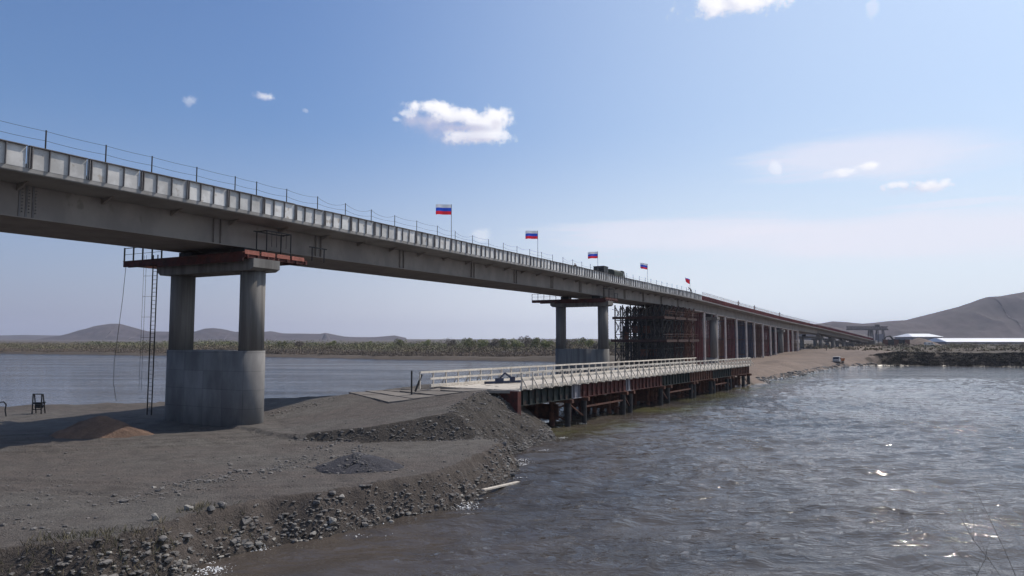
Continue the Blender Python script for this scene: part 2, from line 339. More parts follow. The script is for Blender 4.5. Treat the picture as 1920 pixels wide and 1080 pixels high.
gg.data.materials.append(M_mound); gg.data.materials.append(M_bankface)
n_ = len(gg.data.polygons); cc_ = np.zeros(n_ * 3); gg.data.polygons.foreach_get('center', cc_); cc_ = cc_.reshape(-1, 3); nn_ = np.zeros(n_ * 3); gg.data.polygons.foreach_get('normal', nn_); nn_ = nn_.reshape(-1, 3)
TOE = [(-2.2, 44.3), (-9, 43.2), (-15, 45), (-22, 52), (-24, 70), (12, 75), (12, 50)]
dm_ = sdist(cc_[:, 0], cc_[:, 1], TOE); sm_ = near_z(cc_[:, 0] + .6, cc_[:, 1]) - near_z(cc_[:, 0] - .6, cc_[:, 1]); sn_ = near_z(cc_[:, 0], cc_[:, 1] + .6) - near_z(cc_[:, 0], cc_[:, 1] - .6)
sl_ = np.hypot(sm_, sn_) / 1.2 + .12 * vn(cc_[:, 0], cc_[:, 1], .7, 91)
mi_ = np.where((sl_ > .36) & (dm_ > -.5) & (cc_[:, 1] > 43), 1, np.where(sl_ > .42, 2, 0)); gg.data.polygons.foreach_set('material_index', mi_.astype(np.int32))
def gz(x, y): return float(near_z(np.array([[x]]), np.array([[y]]))[0, 0])

FAR = [(-6500, 900), (-2000, 620), (-600, 430), (-270, 362), (-162, 318), (-80, 283), (-52, 264), (-15, 250), (14, 236), (24, 222), (27, 190), (30, 150), (35, 126), (41, 117.5), (45.5, 124), (48.8, 134), (55.9, 142.5), (64.5, 155),
       (74.8, 170.5), (87.3, 189), (100.4, 203), (109, 208), (122, 208), (145, 197), (200, 184), (320, 170), (700, 150), (2500, 100), (6500, 60), (6500, 6700), (-6500, 6700)]
def far_z(X, Y):
    d = sdist(X, Y, FAR) + 1.2 * vn(X, Y, 9, 41, 3)
    left = X < 20
    k = np.clip((X - 104) / 14, 0, 1)                      # dark high bank on the right
    rt = 1.6 + .25 * vn(X, Y, 14, 42) + k * 2.0
    rt = rt + .9 * np.clip((Y - 190) / 120, 0, 1) * (1 - k)
    lf = 1.3 + .5 * vn(X, Y, 40, 44)
    t = np.clip((X - 5) / 20, 0, 1); top = lf * (1 - t) + rt * t
    top = top + np.clip((Y - 500) / 3000, 0, 1) * 2.5
    sl = np.where(k > .3, .6, .38); z = np.minimum(top, d * sl - .1)
    return np.maximum(z, -1.8)
fxs = spaced([(-6400, -1200, 400), (-1200, -400, 60), (-400, -60, 14), (-60, 20, 4), (20, 160, 1.25), (160, 320, 5), (320, 1000, 40), (1000, 6400, 400)])
fys = spaced([(60, 110, 10), (110, 225, 1.25), (225, 400, 4), (400, 900, 30), (900, 6600, 300)])
tag(grid_obj('far_bank', fxs, fys, far_z, M_far, keep=lambda Z: Z > -1.5), kind='structure')
def fz(x, y): return float(far_z(np.array([[x]]), np.array([[y]]))[0, 0])
def emb_z(X, Y):
    z = far_z(X, Y) + .03
    return z
# sandy causeway surface laid over the bank
SANDP = [(36, 119), (41, 118), (46, 124.5), (49.8, 134.5), (57, 143), (66, 155.5), (76.5, 171), (89, 189), (102, 203), (112, 211), (128, 232), (140, 262), (180, 340), (245, 440), (270, 500), (255, 520), (200, 440), (140, 350), (95, 290), (70, 250), (45, 205), (36, 160)]
def sand_z(X, Y): return far_z(X, Y) + .35 * np.maximum(0, vn(X, Y, 7, 78, 4)) * (Y > 135) + 1.6 * np.exp(-(((X - 101) / 9) ** 2 + ((Y - 243) / 9) ** 2)) + 1.0 * np.exp(-(((X - 66) / 5) ** 2 + ((Y - 172) / 7) ** 2)) + np.where(sdist(X, Y, SANDP) + 1.5 * vn(X, Y, 8, 77) > 0, .05, -.6)
tag(grid_obj('sand_road', spaced([(33, 150, 1.25), (150, 275, 2.5)]), spaced([(114, 225, 1.25), (225, 520, 3)]), sand_z, M_sand), kind='structure')
tag(grid_obj('ground', np.array([-6800, 6800]), np.array([-500, 6800]), lambda X, Y: X * 0 - 2.2, M_bed, smooth=False), kind='structure')
# steep river bank under the camera
def cam_bank(X, Y): return np.clip(7.6 - np.maximum(Y, 1.2) * 1.0 + .25 * vn(X, Y, 1.5, 51) + .08 * vn(X, Y, .4, 52) - np.maximum(0, -X - 5) * .25, -1.5, 6.3)
tag(grid_obj('river_bank', spaced([(-40, -8, 1.), (-8, 12, .25), (12, 60, 1.5)]), spaced([(-60, -4, 4), (-4, 9.5, .25)]), cam_bank, M_ground), kind='structure')

def water_mat():
    m = bpy.data.materials.new('river water'); m.use_nodes = True; t = NT(m.node_tree)
    co = t.n('ShaderNodeTexCoord').outputs['Object']
    rot = t.n('ShaderNodeMapping'); t.set(rot, 'Vector', co); rot.inputs['Rotation'].default_value = (0, 0, R(20)); rot.inputs['Scale'].default_value = (.55, 1.25, 1)
    v = rot.outputs[0]
    silt = t.mapr(t.noise(t.scalev(co, (1, .7, 1)), .05, 4, .6, .6), .4, .62)
    c = t.mix(silt, (.075, .062, .053, 1), (.04, .037, .037, 1))
    sx = t.n('ShaderNodeSeparateXYZ'); t.set(sx, 0, co)
    # greenish shallows beside the trestle piles
    gn = t.math('MULTIPLY', t.mapr(t.noise(co, .11, 4, .6), .4, .6), t.mapr(t.math('ABSOLUTE', t.math('SUBTRACT', t.math('MULTIPLY', sx.outputs[1], .62), t.math('ADD', sx.outputs[0], 31.5))), 7, 2))
    c = t.mix(t.math('MULTIPLY', gn, t.mapr(sx.outputs[1], 52, 62)), c, (.075, .072, .036, 1))
    p = t.n('ShaderNodeBsdfPrincipled', I_IOR=1.33); p.inputs['Specular IOR Level'].default_value = .38
    a = t.noise(v, 1.15, 4, .55, .4); b = t.noise(v, 4.5, 3, .55, .2); lg = t.noise(v, .22, 3, .55, .4)
    calm = t.mapr(t.math('SUBTRACT', t.math('MULTIPLY', sx.outputs[1], .5), sx.outputs[0]), 60, 110, 1., .85)  # sheltered water on the left of the spit
    patch = t.mapr(t.noise(t.scalev(co, (.22, 1.5, 1)), .06, 5, .6), .38, .62, .45, 1.0)
    h = t.math('ADD', t.math('ADD', t.math('MULTIPLY', a, .66), t.math('MULTIPLY', b, .05)), t.math('MULTIPLY', lg, .4))
    bm_ = t.n('ShaderNodeBump', I_Distance=1.0); t.set(bm_, 'Strength', t.math('MULTIPLY', t.math('MULTIPLY', calm, patch), .5)); t.set(bm_, 'Height', h); t.set(p, 'Normal', bm_.outputs[0])
    # whitecaps, and sun glints painted into the colour as white flecks
    fm = t.math('MULTIPLY', t.mapr(t.noise(v, 1.7, 6, .72, .5), .672, .71), t.mapr(lg, .50, .60))
    c = t.mix(t.math('MULTIPLY', fm, t.mapr(calm, .5, .9)), c, (.62, .62, .62, 1)); t.set(p, 'Base Color', c)
    t.set(p, 'Roughness', t.mapr(fm, 0, 1, .04, .8))
    o = t.n('ShaderNodeOutputMaterial'); t.set(o, 0, p.outputs[0]); return m
M_water = water_mat()
def wave(X, Y):
    a = R(20); U = X * math.cos(a) + Y * math.sin(a); V = -X * math.sin(a) + Y * math.cos(a)
    near = np.clip(1.5 - Y / 130, 0, 1) * np.clip((X + 14) / 8, 0, 1)
    z = .25 * vn(U * .34, V * 1.0, 1.5, 61, 4) + .085 * (1 - 2 * np.abs(vn(U * .4, V * 1.3, 1.5, 67, 1))) ** 2 + .05 * vn(U, V, 9, 69, 2) + .07 * np.sin(V * 2.3 + 2.2 * vn(U, V, 5, 62, 2)) * (.5 + .5 * vn(U, V, 7, 64, 2))
    return z * near
wxs = spaced([(-6800, -1000, 800), (-1000, -100, 60), (-100, -14, 4), (-14, 50, .2), (50, 120, .8), (120, 400, 8), (400, 6800, 600)])
wys = spaced([(-60, 10, 5), (10, 70, .2), (70, 140, .7), (140, 400, 6), (400, 1000, 60), (1000, 6700, 700)])
tag(grid_obj('river_water', wxs, wys, wave, M_water), kind='structure')

# ------------------------------------------------------------------ hills
def ridge(name, pts, depth, thick, m, seed):
    """a range: pts = (x, y, height) along its crest, falls away on both sides"""
    pts = np.array(pts, float); n = 200; ts = np.linspace(0, len(pts) - 1, n); P = np.stack([np.interp(ts, np.arange(len(pts)), pts[:, k]) for k in range(3)], 1)
    rows = 49; V = []
    for i in range(n):
        dx, dy = (P[min(i + 1, n - 1)] - P[max(i - 1, 0)])[:2]; L = math.hypot(dx, dy); nx, ny = -dy / L, dx / L
        for j in range(rows):
            q = (j - (rows - 1) / 2) / ((rows - 1) / 2)
            hh = P[i, 2] * (math.cos(q * math.pi / 2) ** 1.5)
            X = P[i, 0] + nx * q * thick; Y = P[i, 1] + ny * q * thick
            gul = -float((0 + 2 * abs(vn(np.array([X]), np.array([Y]), thick * .42, seed, 5)[0]))) * min(1, abs(q) * 1.6) * P[i, 2] * .28 * (1 - q * q)
            V.append((X, Y, hh + gul - (0 if 0 < j < rows - 1 else 6)))
    F = [(i * rows + j, (i + 1) * rows + j, (i + 1) * rows + j + 1, i * rows + j + 1) for i in range(n - 1) for j in range(rows - 1)]
    o = MB().add(V, F).build(name, m, smooth=True); return tag(o, kind='structure')
def at(px, py, Y):
    v = pixdir(px, py); return (v.x / v.y * Y, Y, 8 + v.z / v.y * Y)
def crest(pp, Y0, Y1):
    out = []
    for i, (px, py) in enumerate(pp):
        Y = Y0 + (Y1 - Y0) * i / (len(pp) - 1); out.append(at(px, py, Y))
    return out
ridge('hills', crest([(1500, 612), (1541, 606), (1560, 602.5), (1590, 604), (1614, 607), (1640, 605), (1666, 602), (1703, 600), (1760, 585), (1807, 573), (1853, 556.5), (1874, 555.5), (1914, 548.5), (1990, 535), (2080, 548), (2200, 590), (2300, 620)], 1850, 1750), 0, 260, M_hill, 3)
ridge('hills', crest([(100, 632), (130, 627), (160, 617), (185, 610), (207, 607), (225, 607), (250, 614), (275, 621), (320, 622), (365, 622), (385, 616), (400, 615), (418, 617), (440, 622), (480, 623), (508, 621), (530, 625), (600, 626), (610, 624), (645, 631), (690, 633), (740, 629), (760, 633)], 2700, 2900), 0, 210, M_hill, 5)
ridge('hills', crest([(-900, 626), (-500, 622), (-300, 629), (-100, 627), (0, 629), (50, 628), (100, 629), (300, 631), (700, 632)], 3600, 3600), 0, 400, M_hill, 7)

# ------------------------------------------------------------------ the long bridge
H0, H1 = R(27.6), R(34.0)
_S = np.arange(-60, 520, .5); _A = H0 + (H1 - H0) * np.clip((_S - 112) / 98, 0, 1)
_k0 = int(np.argmin(abs(_S - 36.6))); _P = np.zeros((len(_S), 2))
_P[:, 0] = np.cumsum(np.sin(_A)) * .5; _P[:, 1] = np.cumsum(np.cos(_A)) * .5; _P += np.array([-22.8, 53.2]) - _P[_k0]
_zs = [(-60, 17.4), (0, 17.98), (20, 18.13), (37, 18.27), (60, 18.45), (97, 18.77), (137, 18.88), (157, 18.85), (177, 18.5), (217, 17.15), (257, 15.7), (297, 14.5), (337, 13.45), (377, 12.2), (417, 10.9), (457, 9.6), (500, 8.2), (520, 7.6)]
_ZT = np.interp(_S, *zip(*_zs)); _ker = np.hanning(41); _ker /= _ker.sum(); _ZT = np.convolve(np.pad(_ZT, 20, 'edge'), _ker, 'valid')
def bp(s, off=0., dz=0.):
    """point on the bridge: station s, offset to the right (river side), height relative to the top of the edge panel"""
    x = np.interp(s, _S, _P[:, 0]); y = np.interp(s, _S, _P[:, 1]); a = np.interp(s, _S, _A)
    return Vector((x + off * math.cos(a), y - off * math.sin(a), float(np.interp(s, _S, _ZT)) + dz))
def bdir(s): a = float(np.interp(s, _S, _A)); return Vector((math.sin(a), math.cos(a), 0)), Vector((math.cos(a), -math.sin(a), 0))   # forward, right
def sweep(prof, ss):
    V = []; n = len(prof)
    for s in ss: V += [bp(s, o, z) for o, z in prof]
    F = [(i * n + j, i * n + (j + 1) % n, (i + 1) * n + (j + 1) % n, (i + 1) * n + j) for i in range(len(ss) - 1) for j in range(n)]
    F += [tuple(range(n)), tuple(range((len(ss) - 1) * n, len(ss) * n))[::-1]]
    return MB().add(V, F)
W = 5.7; S_END = 500.
bridge = empty('road_bridge', (0, 0, 0), label='long grey road bridge under construction curving away on concrete piers', cat='bridge')
ss_all = list(np.arange(-60, S_END + .1, 4))
sweep([(W, -1.23), (W, -1.46), (W - .15, -1.5), (3.4, -1.62), (-3.4, -1.62), (-W + .15, -1.5), (-W, -1.46), (-W, -.95), (-3, -.9), (3, -.9), (W - .12, -.95), (W - .12, -1.23)], ss_all).build('deck_slab', M_deck, bridge)
sweep([(W + .03, -1.2), (W + .03, -1.42), (W + .01, -1.42), (W + .01, -1.2)], ss_all).build('slab_edge', M_lip, bridge)
BOT = -3.5
def girder(a, b, parent, m=M_girder):
    ss = list(np.arange(a, b + .1, 4)) + ([b] if (b - a) % 4 > .1 else [])
    g_ = sweep([(3.2, -1.63), (3.2, BOT + .06), (3.5, BOT + .06), (3.5, BOT), (-3.5, BOT), (-3.5, BOT + .06), (-3.2, BOT + .06), (-3.2, -1.63)], ss).build('box_girder', m, parent); return g_
gird = girder(-60, 332, bridge); sweep([(3.0, -1.63), (3.0, BOT + .5), (-3.0, BOT + .5), (-3.0, -1.63)], list(np.arange(332.05, S_END, 4)) + [S_END]).build('approach_girder', M_conc, bridge)
for k, s in enumerate([-30, -8, 6, 21.2, 33.8, 44, 55.7, 69.5, 80.4, 92, 103, 114, 125, 136, 148, 160]):
    f, r = bdir(s); c = bp(s, 3.2, 0); mb = MB()
    z0 = bp(s, 0, BOT + .08).z; z1 = bp(s, 0, -1.64).z
    if k in (3,):
        for q in (-.35, 0, .35):
            mb.box((c + f * q + r * .02).to_tuple()[:2] + ((z0 + z1) / 2,), (.1, .04, z1 - z0), ax=(f, r, Vector((0, 0, 1))))
            for j in range(8): mb.box((c + f * (q + .14) + r * .03).to_tuple()[:2] + (z0 + .3 + j * .18,), (.06, .06, .06), ax=(f, r, Vector((0, 0, 1))))
        mb.build('splice_plate', M_rib, gird)
    else:
        for q in (-.3, .3): mb.box((c + f * q + r * .09).to_tuple()[:2] + ((z0 + z1) / 2,), (.03, .18, z1 - z0), ax=(f, r, Vector((0, 0, 1))))
        mb.box((c + r * .012).to_tuple()[:2] + ((z0 + z1) / 2,), (.5, .02, z1 - z0), ax=(f, r, Vector((0, 0, 1)))); mb.build('web_stiffener', M_girder, gird)
# slab brackets under the overhang
for s in np.arange(16, 170, 4.725):
    f, r = bdir(s); p0 = bp(s, 3.22, -2.0); p1 = bp(s, 3.22, -1.66); p2 = bp(s, 4.3, -1.58)
    n = f * .06
    MB().add([p0 - n, p1 - n, p2 - n, p0 + n, p1 + n, p2 + n], [(0, 1, 2), (5, 4, 3), (0, 3, 4, 1), (1, 4, 5, 2), (2, 5, 3, 0)]).build('bracket', M_girder, gird)
# pale edge panels, three bays to a unit, with dark ribs
UP = Vector((0, 0, 1))
def panel(s0, L, m, mr, z0=-1.2, z1=0., bays=3, lean=.0):
    mb = MB(); rb = MB(); e = .05
    def q(s, o, z): return bp(s, o, z)
    a, b = s0 + .06 + random.uniform(-.015, .015), s0 + L - .02; lean = random.uniform(-.02, .03); z1 = z1 + random.uniform(-.02, .02)
    V = [q(a, W + .04, z0), q(b, W + .04, z0), q(b, W + .04 + lean, z1 - .05), q(a, W + .04 + lean, z1 - .05), q(a, W - .06, z0), q(b, W - .06, z0), q(b, W - .06, z1 - .05), q(a, W - .06, z1 - .05)]
    mb.add(V, [(0, 1, 2, 3), (5, 4, 7, 6), (3, 2, 6, 7), (1, 0, 4, 5), (0, 3, 7, 4), (2, 1, 5, 6)])
    for i in range(bays):
        s = a + .02 + (b - a) * i / bays; wd = .035 if i else .05
        for s_ in ([s] if i else [s, s + .13]):
            V = [q(s_, W + .045, z0), q(s_ + wd, W + .045, z0), q(s_ + wd, W + .16, z0), q(s_, W + .16, z0), q(s_, W + .045, z1 - .06), q(s_ + wd, W + .045, z1 - .06), q(s_ + wd, W + .17, z1 - .06), q(s_, W + .17, z1 - .06)]
            rb.add(V, [(0, 1, 2, 3), (4, 7, 6, 5), (0, 4, 5, 1), (3, 2, 6, 7), (0, 3, 7, 4), (1, 5, 6, 2)])
    V = [q(a, W - .05, z1 - .045), q(b, W - .05, z1 - .045), q(b, W + .19, z1 - .045), q(a, W + .19, z1 - .045), q(a, W - .05, z1), q(b, W - .05, z1), q(b, W + .19, z1), q(a, W + .19, z1)]
    rb.add(V, [(0, 1, 2, 3), (4, 7, 6, 5), (0, 4, 5, 1), (3, 2, 6, 7), (0, 3, 7, 4), (1, 5, 6, 2)])
    o = mb.build('edge_panel', m, bridge); rb.build('panel_rib', mr, o); return o
U = 3.15; s_red = 19.8 + U * 48     # ~171: the pale panels give way to red formwork
s = 19.8 - U * 12
while s < s_red - .1: panel(s, U, M_fascia, M_rib); s += U
s = s_red
for k in range(54):
    L = 6.3
    if s + L > S_END: L = S_END - s
    if L < 1: break
    a, b = s, s + L; mb = MB()
    V = [bp(a, W + .04, -1.2), bp(b, W + .04, -1.2), bp(b, W + .12, -.12), bp(a, W + .12, -.12), bp(a, W - .06, -1.2), bp(b, W - .06, -1.2), bp(b, W - .02, -.12), bp(a, W - .02, -.12)]
    mb.add(V, [(0, 1, 2, 3), (5, 4, 7, 6), (3, 2, 6, 7), (1, 0, 4, 5), (0, 3, 7, 4), (2, 1, 5, 6)])
    for q in np.arange(a + .3, b, 1.05): mb.bar(bp(q, W + .10, -1.2), bp(q, W + .18, -.14), .07, .1)
    fp = mb.build('formwork_panel', M_redform, bridge)
    rl = MB()
    for q in np.arange(a + .5, b, 1.05 if s < 300 else 2.1): rl.bar(bp(q, W + .1, -.14), bp(q, W + .1, .75), .07)
    rl.bar(bp(a, W + .1, .72), bp(b, W + .1, .72), .06); rl.bar(bp(a, W + .1, .35), bp(b, W + .1, .35), .05); rl.build('guard_rail', M_lightpost, fp); s += L
# parapet on the far edge
sweep([(-W + .25, -.94), (-W + .25, -.3), (-W + .05, -.3), (-W + .05, -.94)], ss_all).build('parapet', M_fascia, bridge)

# rope guard on posts along the edge
rope = empty('rope_fence', bp(19, W - .1, 0), label='line of thin posts strung with sagging ropes on the near bridge edge', cat='fence')
ps = [-4.6, -1.4, 1.7, 4.9, 8, 11.2, 14.4, 17.6, 20.8, 24.1, 27.0, 30.2, 33.3, 35.2, 38.1, 41.4, 44.7, 48.1, 51.5, 55, 58.6] + [62 + 3.6 * i for i in range(30)]
for s in ps: MB().bar(bp(s, W - .13, -.9), bp(s, W - .13, 1.08 if s < 62 else .95), .055).build('post', M_dark, rope)
rp = MB()
for i in range(len(ps) - 1):
    for hz, sag in ((1.02, .03 if i < 13 else random.uniform(.05, .35)), (.5, .05 + (random.uniform(0, .15) if i > 12 else 0))):
        pr = None; rp = MB()
        if i > 20 and random.random() < .35: continue
        for q in range(7):
            t = q / 6; p = bp(ps[i] + (ps[i + 1] - ps[i]) * t, W - .13, (hz if i < 21 else hz * .85) - sag * 4 * t * (1 - t))
            if pr is not None: rp.bar(pr, p, .016)
            pr = p
        rp.build('rope', M_dark, rope)
setparent(rope)

# ------------------------------------------------------------------ piers
def cyl(mb, c, r, z0, z1, n=28): return mb.tube((c[0], c[1], z0), (c[0], c[1], z1), r, n=n)
def stadium(mb, s, r, o0, o1, z0, z1, n=12):
    f, rt = bdir(s); V = []
    for z in (z0, z1):
        for i in range(n + 1): t = -math.pi / 2 + math.pi * i / n; p = bp(s, o1) + rt * (r * math.cos(t)) + f * (r * math.sin(t)); V.append((p.x, p.y, z))
        for i in range(n + 1): t = math.pi / 2 + math.pi * i / n; p = bp(s, o0) + rt * (r * math.cos(t)) + f * (r * math.sin(t)); V.append((p.x, p.y, z))
    k = 2 * n + 2; F = [(i, (i + 1) % k, k + (i + 1) % k, k + i) for i in range(k)] + [tuple(range(k))[::-1], tuple(range(k, 2 * k))]
    return mb.add(V, F)
def pier(s, label, zg, zb, r=.9, cap=True, group=None, wm=None):
    base = bp(s); root = empty('bridge_pier', (base.x, base.y, zg), label=label, cat='bridge pier', group=group)
    f, rt = bdir(s); zt = bp(s, 0, BOT).z; zc = zt - 1.8 if cap else zt - 1.2
    if zb > zg:
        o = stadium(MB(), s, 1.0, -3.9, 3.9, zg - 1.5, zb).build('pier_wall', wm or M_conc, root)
        for p in o.data.polygons: p.use_smooth = len(p.vertices) == 4
    for off in (3.9, -3.9):
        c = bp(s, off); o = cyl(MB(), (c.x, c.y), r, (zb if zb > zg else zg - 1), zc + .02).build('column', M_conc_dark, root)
        for p in o.data.polygons: p.use_smooth = len(p.vertices) == 4
    # cap beam with splayed ends
    mb = MB(); V = []
    for ff in (-1.25, 1.25):
        for off, z in ((-5.4, zc + .3), (-5.0, zc), (4.9, zc), (5.3, zc + .2), (5.3, zt - .95), (-5.4, zt - .95)):
            p = bp(s, off) + f * ff; V.append((p.x, p.y, z))
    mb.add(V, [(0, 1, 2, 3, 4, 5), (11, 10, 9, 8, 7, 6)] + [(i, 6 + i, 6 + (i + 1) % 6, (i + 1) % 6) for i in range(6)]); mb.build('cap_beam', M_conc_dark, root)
    for off in (-2.9, 2.9): mb = MB(); p = bp(s, off); mb.box((p.x, p.y, zt - .48), (1.5, 1.3, .93), ax=(rt, f, UP)); mb.build('bearing', M_dark, root)
    setparent(root); return root
pier(36.6, 'nearest concrete bridge pier of two columns on a tall rounded wall', 1.55, 7.12)
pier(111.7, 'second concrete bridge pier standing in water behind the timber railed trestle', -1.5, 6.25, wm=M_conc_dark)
for i, s in enumerate([187, 262]): pier(s, ['concrete pier hidden among dark scaffold towers at the grey to red change', 'concrete pier behind the rows of pale falsework posts'][i], 1.0, 3.)
for i, s in enumerate([336, 366, 397, 428, 459, 488]):
    p = bp(s); z = fz(p.x, p.y)
    pier(s, ['first open approach pier right of the pale falsework posts', 'second far approach pier from the falsework posts', 'third far approach pier from the falsework posts', 'fourth far approach pier from the falsework posts', 'fifth far approach pier from the falsework posts', 'last low pier at the far end of the bridge'][i], z, z - 1, r=.85, cap=True)

# ------------------------------------------------------------------ walkways on the piers
def walkway(s, label, right_len=6.2, posts_left=5, plankm=M_redlight):
    zt = bp(s, 0, BOT).z; zp = zt - .62; f, rt = bdir(s)
    root = empty('work_platform', bp(s, -6, 0) * 1, label=label, cat='work platform'); root.location.z = zp - .3
    a, b = s - 1.9, s + right_len - 1.9; L0, L1 = -8.6, 5.0
    def Q(ss, off, z): p = bp(ss, off); return Vector((p.x, p.y, z))
    mb = MB()
    for ss in (a, s - 1.5, s + 1.5): mb.bar(Q(ss, L0, zp - .2), Q(ss, L1, zp - .2), .16, .42)
    mb.bar(Q(a - .1, -4.2, zp - .52), Q(a - .1, L1 + .1, zp - .52), .12, .2)
    for q in np.arange(L0 + .6, L1, 1.5): mb.bar(Q(a - .12, q, zp - .25), Q(s + 1.6, q, zp - .25), .1, .16)
    mb.bar(Q(b, 1, zp - .12), Q(b, L1, zp - .12), .14, .22); mb.bar(Q(a, L1, zp - .15), Q(b, L1, zp - .15), .16, .34)
    for q in np.arange(a + .2, b, .95): mb.bar(Q(q, L1 - 1.1, zp - .2), Q(q, L1 + .25, zp - .2), .12, .2)
    mb.bar(Q(a, 3.9, zp - .12), Q(b, 3.9, zp - .12), .14, .22)
    mb.build('beam', M_red, root)
    pk = MB(); k = 0
    ss = a
    while ss < s + 1.9:
        if abs(ss - s) > .95: pk.bar(Q(ss, L0, zp + .04), Q(ss, L1, zp + .04), .24, .05)
        ss += .3
    pk.build('planking', M_red, root)
    pk = MB(); q = a
    while q < b - .3:
        pk.bar(Q(q, L1 - .5, zp + .075), Q(min(b, q + 1.3), L1 - .5, zp + .075), 1.0, .04); pk.bar(Q(q, L1 + .13, zp + .06), Q(min(b, q + 1.3), L1 + .13, zp + .06), .05, .3); q += 1.5
    pk.build('edge_plank', plankm, root)
    rl = MB()
    for i in range(posts_left): off = L0 + i * 1.15; rl.bar(Q(a, off, zp - .3), Q(a, off, zp + 1.15), .09)
    rl.bar(Q(a, L0, zp + .6), Q(a, L0 + 1.15 * (posts_left - 1), zp + .6), .03); rl.bar(Q(a, L0, zp + 1.1), Q(a, L0 + 1.15 * (posts_left - 1), zp + 1.1), .05); rl.bar(Q(a, L0, zp - .25), Q(s + 1, L0, zp - .25), .1)
    rl.build('railing', M_black, root)
    # small frames clamped to the bottom flange
    fr = MB()
    for s0, s1, h in ((s + .2, s + 2.6, 1.25), (s + 6.0, s + 7.4, .75)):
        for q in (s0, s1):
            fr.bar(Q(q, 3.95, zt - .4), Q(q, 3.95, zt + h), .07)
            if h > 1: fr.bar(Q(q, 5.0, zp), Q(q, 5.0, zt + h), .07)
        fr.bar(Q(s0 - .3, 3.95, zt + h), Q(s1 + .3, 3.95, zt + h), .08)
        if h > 1:
            fr.bar(Q(s0, 5.0, zt + h), Q(s1, 5.0, zt + h), .07); fr.bar(Q(s0, 3.95, zt + h), Q(s0, 5.0, zt + h), .07); fr.bar(Q(s1, 3.95, zt + h), Q(s1, 5.0, zt + h), .07)
            for q in np.linspace(s0, s1, 6): fr.bar(Q(q, 5., zt + .1), Q(q, 5., zt + h), .03)
    fr.build('frame', M_black, root)
    setparent(root); return root
walkway(36.6, 'red planked work platform around the head of the nearest pier')
walkway(111.7, 'dark work platform around the head of the second pier', plankm=M_red)

# ladder and cables hanging from the near platform
def ladder(pt, pb, w_, label, cage=True):
    root = empty('ladder', pb, label=label, cat='ladder'); pt = Vector(pt); pb = Vector(pb); f, rt = bdir(36.6); sd_ = rt * (w_ / 2)
    for s_ in (-1, 1): MB().bar(pb + sd_ * s_, pt + sd_ * s_, .09).build('rail', M_black, root)
    n = int((pt - pb).length / .33)
    for i in range(1, n): c = pb.lerp(pt, i / n); MB().bar(c - sd_, c + sd_, .03).build('rung', M_black, root)
    if cage:
        cg = MB(); back = -rt * 1.0 - f * .2
        for o_ in (-.15, .15): cg.bar(pb + back + rt * o_ + UP * 2, pt + back + rt * o_, .025)
        for i in range(4, n, 5):
            c = pb.lerp(pt, i / n); cg.bar(c - sd_, c + back - rt * .15, .02); cg.bar(c + back - rt * .15, c + back + rt * .15, .02)
        cg.build('safety_cage', M_dark, root)
    setparent(root)
la = at(292, 478, 55.5); lb = at(280, 770, 57.2)
ladder(la, (lb[0], lb[1], gz(lb[0], lb[1]) + .0), .56, 'tall black ladder hanging from the platform left of the nearest pier')
cb = MB(); pts = [at(236, 500, 57), at(230, 560, 57.2), at(222, 620, 57.5), at(214, 680, 58), at(213, 720, 58.5), at(218, 752, 59)]
for i in range(5): cb.tube(pts[i], pts[i + 1], .02, n=5)
tag(cb.build('cable', M_dark), 'thin cable hanging from the left tip of the red work platform', 'cable')

# ------------------------------------------------------------------ falsework
def fw_bent(s, zg, m, k):
    f, rt = bdir(s); zt = bp(s, 0, BOT).z - .05; b = bp(s, 3.3)
    root = empty('falsework_bent', (b.x, b.y, zg), label='', cat='falsework', group='rows of falsework under the bridge with pale edge posts')
    def Q(off, z, ff=0): p = bp(s, off) + f * ff; return Vector((p.x, p.y, z))
    MB().tube(Q(3.9, zg - 1, 0), Q(3.9, zt - .25, 0), .3, n=14).build('edge_post', M_lightpost, root)
    MB().bar(Q(-3.5, zg - 1, 0), Q(-3.5, zt - .25, 0), .5, .45).build('inner_post', M_brown, root)
    MB().bar(Q(4.3, zt - .12), Q(-4, zt - .12), .4, .24).build('cap_beam', M_lightpost, root)
    mb = MB(); off = 3.15
    while off > -3.2: mb.bar(Q(off, zg - 1, .1 * (1 if int(off * 10) % 2 else -1)), Q(off, zt - .26, 0), .30, .2); off -= .42
    mb.build('pipe_row', m, root)
    br = MB(); zm = (zg + zt) / 2
    for z in (zg + 1.4, zm, zt - 1.5): br.bar(Q(3.7, z, -.28), Q(-3.4, z + random.uniform(-.3, .3), -.28), .14)
    br.build('brace', M_brown if k % 3 else M_navy, root)
    if k: fo = MB().bar(Q(3.55, zt + .02, .3), bp(s - 8.4, 3.55, BOT - .2), .28, .2).build('stringer', M_lightpost, root)
    setparent(root); return root
bs = [170, 179, 190, 198, 209, 219, 228, 238, 248, 255, 265, 274, 281, 290]
bm_cols = [M_brown, M_redform, M_redform, M_brown, M_redform, M_navy, M_navy, M_brown, M_redform, M_dark, M_redform, M_brown, M_redform, M_brown]
ordw = ['first', 'second', 'third', 'fourth', 'fifth', 'sixth', 'seventh', 'eighth', 'ninth', 'tenth', 'eleventh', 'twelfth', 'thirteenth', 'fourteenth']
for k, s in enumerate(bs):
    b = bp(s, 3.3); o = fw_bent(s, max(-1.2, fz(b.x, b.y)), bm_cols[k], k)
    nm = {M_brown: 'rust brown', M_dark: 'black', M_redform: 'dark red', M_navy: 'navy blue'}[bm_cols[k]]
    o['label'] = '%s of fourteen pale edged falsework rows from the scaffold towers, %s pipes' % (ordw[k], nm)
